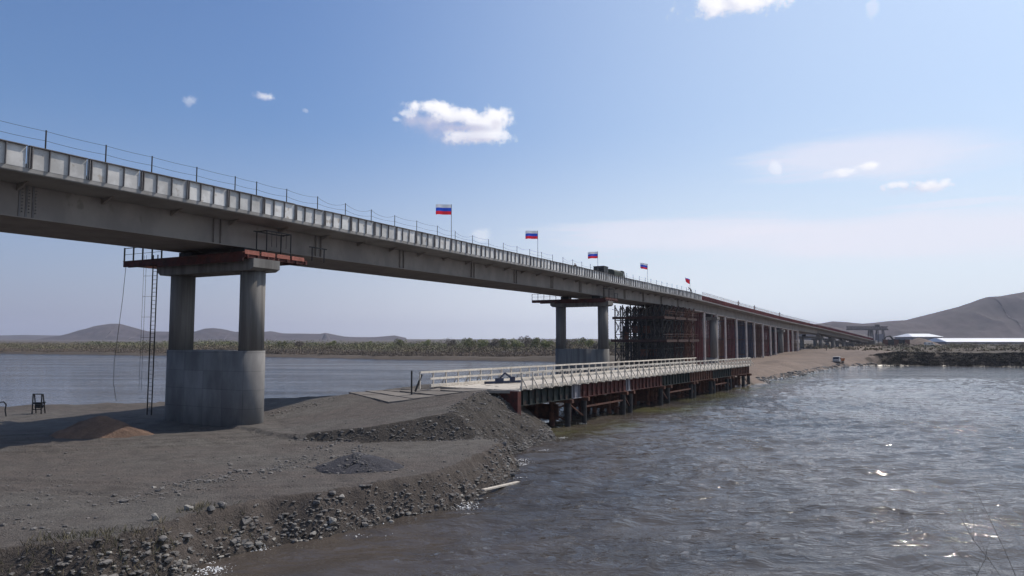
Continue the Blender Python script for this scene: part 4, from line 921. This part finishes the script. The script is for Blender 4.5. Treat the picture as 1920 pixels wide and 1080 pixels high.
# ------------------------------------------------------------------ people
def skin_mesh(name, verts, edges, radii, m, parent, root_i=0):
    me = bpy.data.meshes.new(name); me.from_pydata([tuple(v) for v in verts], edges, []); o = bpy.data.objects.new(name, me); col.objects.link(o)
    o.modifiers.new('skin', 'SKIN'); ss_ = o.modifiers.new('sub', 'SUBSURF'); ss_.levels = ss_.render_levels = 1
    for i, r in enumerate(radii): sv = me.skin_vertices[0].data[i]; sv.radius = r if isinstance(r, tuple) else (r, r); sv.use_root = (i == root_i)
    dg = bpy.context.evaluated_depsgraph_get(); nm = bpy.data.meshes.new_from_object(o.evaluated_get(dg)); bpy.data.objects.remove(o)
    nm.name = name; nm.materials.clear(); nm.materials.append(m); nm.polygons.foreach_set('use_smooth', [True] * len(nm.polygons))
    o = bpy.data.objects.new(name, nm); col.objects.link(o); o.parent = parent; return o
def person(loc, rz, label, cloth, helmet=True, bend=0., stride=.12, arms=.15, reach=False):
    root = empty('person', loc, rz, label=label, cat='person', group=None)
    hip = Vector((0, 0, .92 - .08 * bend)); 
    def sp_(h): return hip + Vector((math.sin(bend) * h, 0, math.cos(bend) * h))   # leaning forward along +x
    ch = sp_(.38); nk = sp_(.55); hd = nk + Vector((.05 + .1 * bend, 0, .13)); hd2 = hd + Vector((.02, 0, .1))
    V = [hip, sp_(.2), ch, nk, hd, hd2]; E_ = [(0, 1), (1, 2), (2, 3), (3, 4), (4, 5)]; Rr = [(.14, .1), (.14, .1), (.16, .11), .055, .095, .07]
    for sg in (-1, 1):
        k = len(V); kn = Vector((stride * sg + .05, .1 * sg, .5)); an = Vector((stride * 1.6 * sg - .02, .11 * sg, .08)); to = an + Vector((.17, .01 * sg, -.04))
        V += [Vector((0, .09 * sg, .86 - .08 * bend)), kn, an, to]; E_ += [(0, k), (k, k + 1), (k + 1, k + 2), (k + 2, k + 3)]; Rr += [.085, .06, .045, .035]
        k = len(V); shd = ch + Vector((0, .19 * sg, .08)); el = shd + (Vector((.24, .05 * sg, -.16)) if reach else Vector((arms * sg, .06 * sg, -.28))); wr = el + (Vector((.24, -.02 * sg, -.02)) if reach else Vector((.08 + arms * .5, 0, -.24)))
        V += [shd, el, wr]; E_ += [(2, k), (k, k + 1), (k + 1, k + 2)]; Rr += [.06, .042, .03]
        dh = (wr - el).normalized(); pm = wr + dh * .07; k2 = len(V); V.append(pm); E_.append((k + 2, k2)); Rr.append((.035, .02))
        sdv = Vector((0, 1, 0)) if reach else Vector((1, 0, 0))
        for q in range(4): V.append(pm + dh * (.075 - .008 * abs(q - 1)) + sdv * (.02 * (q - 1.5)) + Vector((.01, 0, -.01))); E_.append((k2, len(V) - 1)); Rr.append(.009)
        V.append(wr + dh * .05 + sdv * .045); E_.append((k + 2, len(V) - 1)); Rr.append(.011)
    skin_mesh('body', V, E_, Rr, M_skin, root)
    jv = [hip + Vector((0, 0, .02)), sp_(.2), ch, nk - Vector((0, 0, .03))]; je = [(0, 1), (1, 2), (2, 3)]; jr = [(.165, .125), (.16, .12), (.185, .13), .075]
    for sg in (-1, 1):
        k = len(jv); shd = ch + Vector((0, .19 * sg, .08)); el = shd + (Vector((.24, .05 * sg, -.16)) if reach else Vector((arms * sg, .06 * sg, -.28))); wr = el + (Vector((.24, -.02 * sg, -.02)) if reach else Vector((.08 + arms * .5, 0, -.24))) * .95
        jv += [shd, el, wr]; je += [(2, k), (k, k + 1), (k + 1, k + 2)]; jr += [.078, .058, .045]
    skin_mesh('jacket', jv, je, jr, cloth, root)
    tv = [hip + Vector((0, 0, -.02))]; te = []; tr = [(.16, .12)]
    for sg in (-1, 1):
        k = len(tv); kn = Vector((stride * sg + .05, .1 * sg, .5)); an = Vector((stride * 1.6 * sg - .02, .11 * sg, .1)); tv += [Vector((0, .09 * sg, .84 - .08 * bend)), kn, an]; te += [(0, k), (k, k + 1), (k + 1, k + 2)]; tr += [.105, .078, .065]
        b_ = MB().add(*box_pts(an + Vector((.06, 0, -.04)), (.27, .1, .1))).build('boot', M_black, root)
    skin_mesh('trousers', tv, te, tr, cloth, root)
    if helmet:
        bm = bmesh.new(); bmesh.ops.create_uvsphere(bm, u_segments=12, v_segments=8, radius=.13); V_ = [(v.co.x * 1.1 + hd2.x, v.co.y + hd2.y, max(v.co.z, -.01) * .9 + hd2.z + .0) for v in bm.verts]; F_ = [tuple(x.index for x in f.verts) for f in bm.faces]; bm.free(); MB().add(V_, F_).build('helmet', M_helmet, root, smooth=True)
    return root
def box_pts(c, s):
    hx, hy, hz = s[0] / 2, s[1] / 2, s[2] / 2; V = [(c[0] + i * hx, c[1] + j * hy, c[2] + k * hz) for i in (-1, 1) for j in (-1, 1) for k in (-1, 1)]
    return V, [(0, 1, 3, 2), (4, 6, 7, 5), (0, 4, 5, 1), (2, 3, 7, 6), (0, 2, 6, 4), (1, 5, 7, 3)]
person(bp(97.5, W - 1.0, -.95), 2.2, 'person in dark clothes standing on the deck between second and third flag', M_cloth, helmet=False)
person(bp(163.6, W - .35, -.16), R(190), 'bent worker in black leaning over the edge beside the farthest flag', M_cloth, bend=.85, reach=True, stride=.22)
for (px, s_), lb in zip(((1387, 207), (1416, 224), (1463, 256)), ('worker in dark clothes behind the red formwork rail, nearest of three', 'worker in dark clothes behind the red formwork rail, middle of three', 'worker in dark clothes behind the red formwork rail, farthest of three')):
    person(bp(s_, W - .5, -.35), 1.0, lb, M_cloth)
for i, (px, py, Y) in enumerate(((1531, 659, 300), (1543, 658, 310), (1550, 666, 262))):
    p = at(px, py, Y); person((p[0], p[1], fz(p[0], p[1]) + .03), i * 2., ['worker left of the first open approach pier', 'worker at the foot of the first open approach pier', 'worker walking on the sand in front of the first open approach pier'][i], M_cloth2)

# ------------------------------------------------------------------ things on the deck
def truck(loc, rz, label, m_cab, m_body, tarp=True):
    root = empty('truck', loc, rz, label=label, cat='truck')
    MB().box((0, 0, .75), (6.2, .9, .25)).build('chassis', M_dark, root)
    mb = MB(); V = [(x, y, z) for y in (-1.15, 1.15) for x, z in ((3.2, .7), (3.3, 1.6), (2.7, 2.55), (1.45, 2.6), (1.4, .7))]; mb.add(V, [(0, 1, 2, 3, 4), (9, 8, 7, 6, 5)] + [(i, 5 + i, 5 + (i + 1) % 5, (i + 1) % 5) for i in range(5)])
    cab = mb.build('cab', m_cab, root, bevel=.05)
    MB().add([(3.31, -1, 1.66), (3.31, 1, 1.66), (2.78, 1, 2.45), (2.78, -1, 2.45)], [(0, 1, 2, 3)]).build('windscreen', M_glass, cab)
    for y in (-1.16, 1.16): MB().box((2.2, y, 1.95), (.9, .02, .6)).build('side_window', M_glass, cab); MB().tube((3.28, y * .75, .95), (3.33, y * .75, .95), .13, n=12).build('headlight', M_whitep, root)
    if tarp:
        mb = MB(); V = []; n = 9
        for x in (-3.2, 1.2):
            V += [(x, -1.2, .95), (x, -1.2, 2.2)] + [(x, -1.2 * math.cos(math.pi * i / n), 2.2 + .45 * math.sin(math.pi * i / n)) for i in range(1, n)] + [(x, 1.2, 2.2), (x, 1.2, .95)]
        k = len(V) // 2; mb.add(V, [tuple(range(k)), tuple(range(k, 2 * k))[::-1]] + [(i, (i + 1) % k, k + (i + 1) % k, k + i) for i in range(k)]); mb.build('tarpaulin', m_body, root)
    else:
        mb = MB(); V = [(-3.2, -1.15, .95), (1.2, -1.15, .95), (1.3, -1.3, 2.0), (-3.4, -1.3, 1.9), (-3.2, 1.15, .95), (1.2, 1.15, .95), (1.3, 1.3, 2.0), (-3.4, 1.3, 1.9)]; mb.add(V, [(0, 1, 2, 3), (7, 6, 5, 4), (0, 4, 5, 1), (2, 6, 7, 3), (0, 3, 7, 4), (1, 5, 6, 2)]); mb.build('tipper_body', m_body, root)
    for x in (2.3, -1.2, -2.5):
        for y in (-1.0, 1.0):
            w_ = MB().tube((x, y - .16, .5), (x, y + .16, .5), .5, n=20).build('wheel', M_tyre, root); MB().tube((x, y - .18, .5), (x, y + .18, .5), .22, n=12).build('rim', M_lightpost, w_)
    return root
p = bp(129, -.3, -.9); tk_ = truck(p, math.pi / 2 - H0 - R(4), 'dark green covered truck on the bridge deck between third and fourth flag', M_green, M_green); tk_.scale = (.85, 1.1, 1.3)
cab = empty('site_cabin', bp(112.2, 3.4, -.75), math.pi / 2 - H0, label='small black cabin box on the deck under the third flag', cat='cabin')
MB().box((0, 0, 1.15), (2.2, 1.9, 2.1)).build('body', M_black, cab, bevel=.05); MB().box((0, 0, 2.26), (2.2, 2.0, .1)).build('roof', M_dark, cab); MB().box((0, -.92, 1.2), (.7, .05, 1.7)).build('door', M_teal, cab); MB().box((-1.02, 0, 1.5), (.04, .7, .6)).build('window', M_glass, cab)
def lump(s, off, sz, h, label, m):
    V, F = ROCK[int(s) % 5]; o = MB().add((V * np.array([sz, sz * .6, h])).tolist(), F).build('covered_pile', m, smooth=True); o.location = bp(s, off, -.5); tag(o, label, 'covered pile', 'covered piles of material on the deck')
lump(39.6, 4.2, 1.1, .75, 'grey covered pile peeping over the edge panels nearest the camera', M_lip)
lump(75, 4.3, 1.3, .95, 'grey covered pile left of the second flag', M_lip); lump(133, 4.2, 1.5, 1.3, 'pale covered pile just right of the green truck, first of two', M_fascia); lump(137, 4.2, 1.7, 1.25, 'pale covered pile just right of the green truck, second of two', M_fascia)

# vehicle on the sandy causeway
truck((93.5, 199.5, fz(93.5, 199.5) + .06), R(225), 'small white and orange tipper truck on the sandy causeway by the water', M_whitep, M_orange, tarp=False).scale = (.62, .8, .72)

# ------------------------------------------------------------------ far yard: gantry crane, excavator, sheds
def gantry():
    Y = 560; a = Vector(at(1588, 617, Y)); b = Vector(at(1664, 617, Y)); z = a.z; g0 = fz(a.x, Y); root = empty('gantry_crane', ((a.x + b.x) / 2, Y, g0), label='grey portal gantry crane standing beyond the far end of the bridge', cat='crane')
    t = MB(); w_ = b.x - a.x
    for zz_ in (z - .4, z + 2.1):
        for y in (-.8, .8): t.bar((a.x, Y + y, zz_), (b.x, Y + y, zz_), .3 if zz_ > z else .9)
    n = 14
    for i in range(n):
        x0 = a.x + w_ * i / n; x1 = a.x + w_ * (i + 1) / n
        for y in (-.8, .8): t.bar((x0, Y + y, z - .3), (x1, Y + y, z + 2.1), .28); t.bar((x1, Y + y, z - .3), (x0, Y + y, z + 2.1), .28); t.bar((x0, Y + y, z - .3), (x0, Y + y, z + 2.1), .2)
    t.build('truss_girder', M_rib, root)
    for px, wd in ((1632, 1.0), (1650, 2.2)):
        x = at(px, 617, Y)[0]
        for dx in (-wd, wd):
            for y in (-2.5, 2.5): MB().bar((x + dx * 1.3, Y + y, g0 - .5), (x + dx, Y + y * .4, z - .6), .8).build('leg', M_rib, root)
        m_ = MB(); m_.bar((x - wd, Y - 2, g0 + 2.5), (x + wd, Y + 2, g0 + 2.5), .4); m_.build('brace', M_rib, root)
    MB().box((at(1650, 617, Y)[0], Y, g0 + 5), (6.5, 3, 6)).build('machine_house', M_wallgrey, root)
    h = MB(); h.box((at(1645, 617, Y)[0], Y, z + 2.9), (3, 2, 1.4)).build('trolley', M_rib, root); setparent(root)
gantry()
def excavator():
    p = Vector(at(1680, 643, 480)); p.z = fz(p.x, p.y); root = empty('excavator', p, label='dark excavator with raised arm beside the gantry crane', cat='excavator')
    for y in (-1.3, 1.3):
        m_ = MB(); V = [(x, y + d, z) for d in (-.35, .35) for x, z in ((-2.2, .5), (-1.8, 0), (1.8, 0), (2.2, .5), (1.8, 1), (-1.8, 1))]; m_.add(V, [(0, 1, 2, 3, 4, 5), (11, 10, 9, 8, 7, 6)] + [(i, 6 + i, 6 + (i + 1) % 6, (i + 1) % 6) for i in range(6)]); m_.build('track', M_tyre, root)
    MB().box((.5, 0, 1.7), (3.6, 2.6, 1.2)).build('body', M_green, root, bevel=.1); MB().box((-.8, .7, 2.6), (1.4, 1.1, 1.6)).build('cab', M_glass, root, bevel=.08)
    MB().bar((-.8, -.3, 2), (-3.6, -.3, 5.2), .55, .7).build('boom', M_green, root); MB().bar((-3.5, -.3, 5.2), (-6.0, -.3, 4.6), .4, .5).build('arm', M_green, root)
    MB().add([(-6, -.8, 4.8), (-6, .4, 4.8), (-6.9, .4, 4.2), (-6.9, -.8, 4.2), (-6.1, -.8, 3.6), (-6.1, .4, 3.6)], [(0, 1, 2, 3), (3, 2, 5, 4), (0, 3, 4), (1, 5, 2)]).build('bucket', M_dark, root)
    root.scale = (1.2, 1.2, 1.2)
excavator()
def shed(px0, px1, pyr, pye, pyb, Y, label, hip=True):
    a = at(px0, pye, Y); b = at(px1, pye, Y); zr = at(px0, pyr, Y)[2]; ze = a[2]; zb = min(at(px0, pyb, Y)[2], fz(a[0], Y)) - .5; D = 30; cx = (a[0] + b[0]) / 2
    root = empty('warehouse', (cx, Y + D / 2, zb + .5), label=label, cat='warehouse'); x0, x1 = a[0], b[0]
    wl = MB(); wl.box((cx, Y + D / 2, (zb + ze) / 2), (x1 - x0, D, ze - zb)).build('wall', M_wallgrey, root)
    ins = (x1 - x0) * .13 if hip else 0; o = 1.2
    MB().add([(x0 - o, Y - o, ze), (x1 + o, Y - o, ze), (x1 + o, Y + D + o, ze), (x0 - o, Y + D + o, ze), (x0 + ins, Y + D * .45, zr), (x1 - ins, Y + D * .45, zr), (x1 - ins, Y + D * .55, zr), (x0 + ins, Y + D * .55, zr)], [(0, 1, 5, 4), (1, 2, 6, 5), (2, 3, 7, 6), (3, 0, 4, 7), (4, 5, 6, 7), (3, 2, 1, 0)]).build('roof', M_white, root)
    n = int((x1 - x0) / 9)
    for i in range(n):
        x = x0 + (x1 - x0) * (i + .5) / n; MB().box((x, Y - .05, zb + 2.6), (3.6, .1, 3.4)).build('door' if i % 3 == 0 else 'window', M_rib, root)
    setparent(root)
shed(1712, 1766, 625.5, 631.5, 650, 620, 'grey warehouse with hipped white roof at the foot of the hill')
shed(1776, 2060, 634, 641, 652, 560, 'long low warehouse with bright white roof at the right edge', hip=False)
# stockade and abutment near the far end of the bridge
a = at(1655, 645, 420); b = at(1706, 645, 420); z = fz(a[0], 420); root = empty('stockade', ((a[0] + b[0]) / 2, 420, z), label='long dark stockade of panels right of the far bridge end', cat='fence')
for i in range(5):
    x0 = a[0] + (b[0] - a[0]) * i / 5; MB().box((x0 + (b[0] - a[0]) / 10, 420 + .2 * (i % 2), z + 2.0), ((b[0] - a[0]) / 5 - .1, .3, 4.0)).build('panel', M_teal if i % 2 else M_brown, root); MB().box((x0, 419.7, z + 2.1), (.3, .3, 4.4)).build('post', M_dark, root)
setparent(root)
e = bp(S_END + 1.5, 0); f, r = bdir(S_END); ab = empty('bridge_abutment', (e.x, e.y, fz(e.x, e.y)), label='pale concrete abutment closing the far end of the long bridge', cat='abutment'); zz_ = bp(S_END, 0, -1.7).z
MB().box((e.x, e.y, zz_ / 2 + .5), (13, 3, zz_ - .8), ax=(r, f, UP)).build('wall', M_conc, ab); MB().box((e.x + r.x * 6.6 + f.x * 4, e.y + r.y * 6.6 + f.y * 4, zz_ / 2 + .6), (.5, 9, zz_ - .6), ax=(r, f, UP)).build('wing_wall', M_conc, ab); setparent(ab)
c = at(1724, 652, 430)
heap_pts = MB(); n = 24; V = []
for i in range(n):
    for j in range(n):
        u, v = i / (n - 1) * 2 - 1, j / (n - 1) * 2 - 1; q = math.hypot(u, v); V.append((c[0] + u * 12, 430 + v * 12, fz(c[0] + u * 12, 430 + v * 12) - .2 + 5.2 * max(0, 1 - q) ** .7 + .3 * random.uniform(-1, 1) * (q < 1)))
tag(heap_pts.add(V, [(i * n + j, (i + 1) * n + j, (i + 1) * n + j + 1, i * n + j + 1) for i in range(n - 1) for j in range(n - 1)]).build('sand_heap', M_sand, smooth=True), 'tall sand heap right of the dark stockade in the far yard', 'sand heap')
# white van parked in the yard
p = at(1743, 655, 400); v_ = empty('van', (p[0], p[1], fz(p[0], p[1]) + .02), 0, label='white van parked in the far yard beside the sand heap', cat='van')
V = [(x, y, z) for y in (-1, 1) for x, z in ((-2.6, .5), (2.6, .5), (2.7, 1.2), (1.9, 1.35), (1.3, 2.3), (-2.6, 2.3))]
MB().add(V, [(0, 1, 2, 3, 4, 5), (11, 10, 9, 8, 7, 6)] + [(i, 6 + i, 6 + (i + 1) % 6, (i + 1) % 6) for i in range(6)]).build('body', M_whitep, v_, bevel=.06)
for x in (-1.7, 1.7):
    for y in (-.9, .9): MB().tube((x, y - .12, .38), (x, y + .12, .38), .38, n=16).build('wheel', M_tyre, v_)
for x in (-.6, .9): MB().box((x, -1.01, 1.75), (1.0, .02, .55)).build('window', M_glass, v_)

# ------------------------------------------------------------------ vegetation of the far bank
def leafcloud(mb_v, mb_f, c, rx, ry, rz, n, size, rng):
    th = rng.uniform(0, 2 * np.pi, n); ph = np.arccos(rng.uniform(-.4, 1, n)); rr_ = rng.uniform(.45, 1, n) ** .6; k = len(mb_v)
    P = np.stack([np.sin(ph) * np.cos(th) * rx * rr_, np.sin(ph) * np.sin(th) * ry * rr_, np.cos(ph) * rz * rr_], 1) + np.array(c)
    for p in P:
        a = rng.normal(size=3); a /= np.linalg.norm(a); b = np.cross(a, rng.normal(size=3)); b /= np.linalg.norm(b); s_ = size * rng.uniform(.5, 1.3)
        k = len(mb_v); mb_v += [tuple(p - a * s_ * .5), tuple(p + b * s_ * .45), tuple(p + a * s_ * .5)]; mb_f.append((k, k + 1, k + 2))
def scrub(name, items, m, seed, size, n):
    r = np.random.default_rng(seed); V = []; F = []
    A_ = np.array(items, float); B_ = far_z(A_[:, 0], A_[:, 1]) - .3
    for (x, y, rx, h), b_ in zip(items, B_): leafcloud(V, F, (x, y, b_ + h * .35), rx, rx, h * .65, n, size, r)
    me = bpy.data.meshes.new(name); me.from_pydata(V, [], F); me.materials.append(m); o = bpy.data.objects.new(name, me); col.objects.link(o); return tag(o, kind='stuff')
r = np.random.default_rng(5)
def far_items(n, Ya, Yb, hx, px0=-250, px1=1165):
    it = []
    for _ in range(n):
        px = r.uniform(px0, px1); dY = np.interp(px, [-250, 0, 300, 640, 720, 1040, 1165], [385, 362, 325, 285, 267, 252, 240]); Y = dY + 3 + r.uniform(Ya, Yb); X = (px - 960) / 1300 * Y
        h = hx * r.uniform(.6, 1.05) * (.75 + .5 * float(vn(np.array([X]), np.array([Y]), 45, 71, 2)[0] + .4)); it.append((X, Y, h * r.uniform(1.2, 2.6), max(.6, h)))
    return it
scrub('brown_scrub', far_items(1900, -1, 70, 1.7), M_fol2, 1, .6, 100)
scrub('olive_scrub', far_items(900, 40, 280, 4.0), M_fol3, 2, .85, 120)
scrub('green_scrub', far_items(260, 90, 330, 6.0, 150, 1165), M_fol1, 3, 1.1, 110)
# reeds and low scrub on the right bank
it = [(r.uniform(112, 330), 0, 0, 0) for _ in range(2600)]
it2 = []
for x, *_ in it: y = float(np.interp(x, [109, 122, 145, 200, 320], [208, 208, 197, 184, 170])) + r.uniform(.3, 9); it2.append((x, y, r.uniform(.8, 1.9), r.uniform(.35, .8)))
M_scrubdark = foliage('dark bank scrub', (.045, .038, .03), (.03, .028, .02), .1)
scrub('bank_scrub', it2, M_scrubdark, 4, .4, 90)
it3 = [(r.uniform(118, 420), r.uniform(235, 520), r.uniform(2, 6), r.uniform(.6, 2.2)) for _ in range(400)]; scrub('yard_scrub', it3, M_fol3, 6, 1.1, 50)
del it
# single willows that stand out of the scrub
M_tree = [M_fol1, foliage('pale willow leaves', (.26, .27, .11), (.17, .18, .08)), foliage('bare greyish crown', (.19, .155, .12), (.13, .11, .085))]
k = 0
tl = [(752, 633, .6), (800, 634, .7), (845, 633, .7), (880, 631, .8), (905, 634, .8), (925, 629, 1), (948, 632, 1), (968, 631, 1), (985, 628, 1.1), (1003, 630, 1), (1022, 633, 1), (1066, 632, 1), (1085, 631, 1.1), (1104, 634, 1), (1118, 638, .9), (1148, 640, .9), (620, 636, .7), (560, 637, .7), (530, 638, .6), (690, 637, .7)]
for i, (px, py, sc) in enumerate(tl):
    Y = 330 + 25 * math.sin(i * 1.7) + (60 if px < 860 else 0); top = at(px, py, Y); z0 = 1.0; h = top[2] - z0; X = top[0]
    kind = i % 3; root = empty('willow_tree', (X, Y, z0), label='', cat='tree', group='willows standing above the far bank scrub'); rt_ = random.Random(i); mb = MB()
    mb.tube((X, Y, z0 - .3), (X + .3, Y, z0 + h * .45), .22, .13, n=7)
    for j in range(7): a = rt_.uniform(0, 6.28); L = h * rt_.uniform(.25, .42); z_ = z0 + h * rt_.uniform(.2, .45); mb.tube((X + .15, Y, z_), (X + math.cos(a) * L, Y + math.sin(a) * L, z_ + L * .9), .09, .03, n=5)
    mb.build('trunk', M_bark, root); V = []; F = []; rg = np.random.default_rng(100 + i)
    for j in range(9): a = rt_.uniform(0, 6.28); q = rt_.uniform(.05, .34) * h; leafcloud(V, F, (X + math.cos(a) * q, Y + math.sin(a) * q, z0 + h * rt_.uniform(.4, .8)), h * .2, h * .2, h * .17, 110, .62, rg)
    MB().add(V, F).build('crown', M_tree[kind], root); setparent(root)
    zone = ('between the second pier and the scaffold' if px > 1140 else 'seen between the columns of the second pier' if px > 1040 else 'left of the second pier' if px > 860 else 'in mid river view' if px > 700 else 'right of the nearest pier')
    root['label'] = ['green', 'pale green', 'bare greyish'][kind] + ' willow on the far bank ' + zone; root['group'] = 'willows ' + zone + ' ' + str(kind)
# tidy the labels that would coincide: number them from the left inside each run
from collections import defaultdict
runs = defaultdict(list)
for o in bpy.data.objects:
    if o.name.startswith('willow_tree'): runs[o['label']].append(o)
for lb, os_ in runs.items():
    if len(os_) > 1:
        os_.sort(key=lambda o: o.location.x / o.location.y); nm = ['leftmost', 'second from left', 'third from left', 'fourth from left', 'fifth from left']
        for i, o in enumerate(os_): o['label'] = (nm[i] if i < len(os_) - 1 or len(os_) > 5 else 'rightmost') + ' ' + lb
    for o in os_: o['group'] = 'willows standing above the far bank scrub'
# dark stones along the causeway's waterline
cw = [(45.5, 124), (48.8, 134), (55.9, 142.5), (64.5, 155), (74.8, 170.5), (87.3, 189), (100.4, 203), (109, 208)]
pts = along(cw, 700, (-.4, 1.6)); scatter('causeway_rubble', pts, np.clip(RNG.lognormal(-1.5, .5, len(pts)), .08, .6), M_rock, zf=far_z)
pts = along(cw, 120, (-.8, .1)); scatter('causeway_foam', pts, np.clip(RNG.lognormal(-2.3, .5, len(pts)), .04, .25), M_foam, zf=lambda x, y: x * 0 + .03)

# ------------------------------------------------------------------ haze
hz = MB(); hz.box((0, 3150, 75.5), (13900, 7500, 159.)); ho = hz.build('haze', M_white); tag(ho, kind='stuff'); ho.data.materials.clear()
hm = bpy.data.materials.new('haze air'); hm.use_nodes = True; t = NT(hm.node_tree); pv = t.n('ShaderNodeVolumePrincipled'); pv.inputs['Color'].default_value = (.82, .85, 1, 1); pv.inputs['Density'].default_value = .00011; pv.inputs['Anisotropy'].default_value = .2
o = t.n('ShaderNodeOutputMaterial'); t.set(o, 'Volume', pv.outputs[0]); ho.data.materials.append(hm)
for o in bpy.data.objects:
    if o.type == 'EMPTY' and 'group' in o and not o['group']: del o['group']
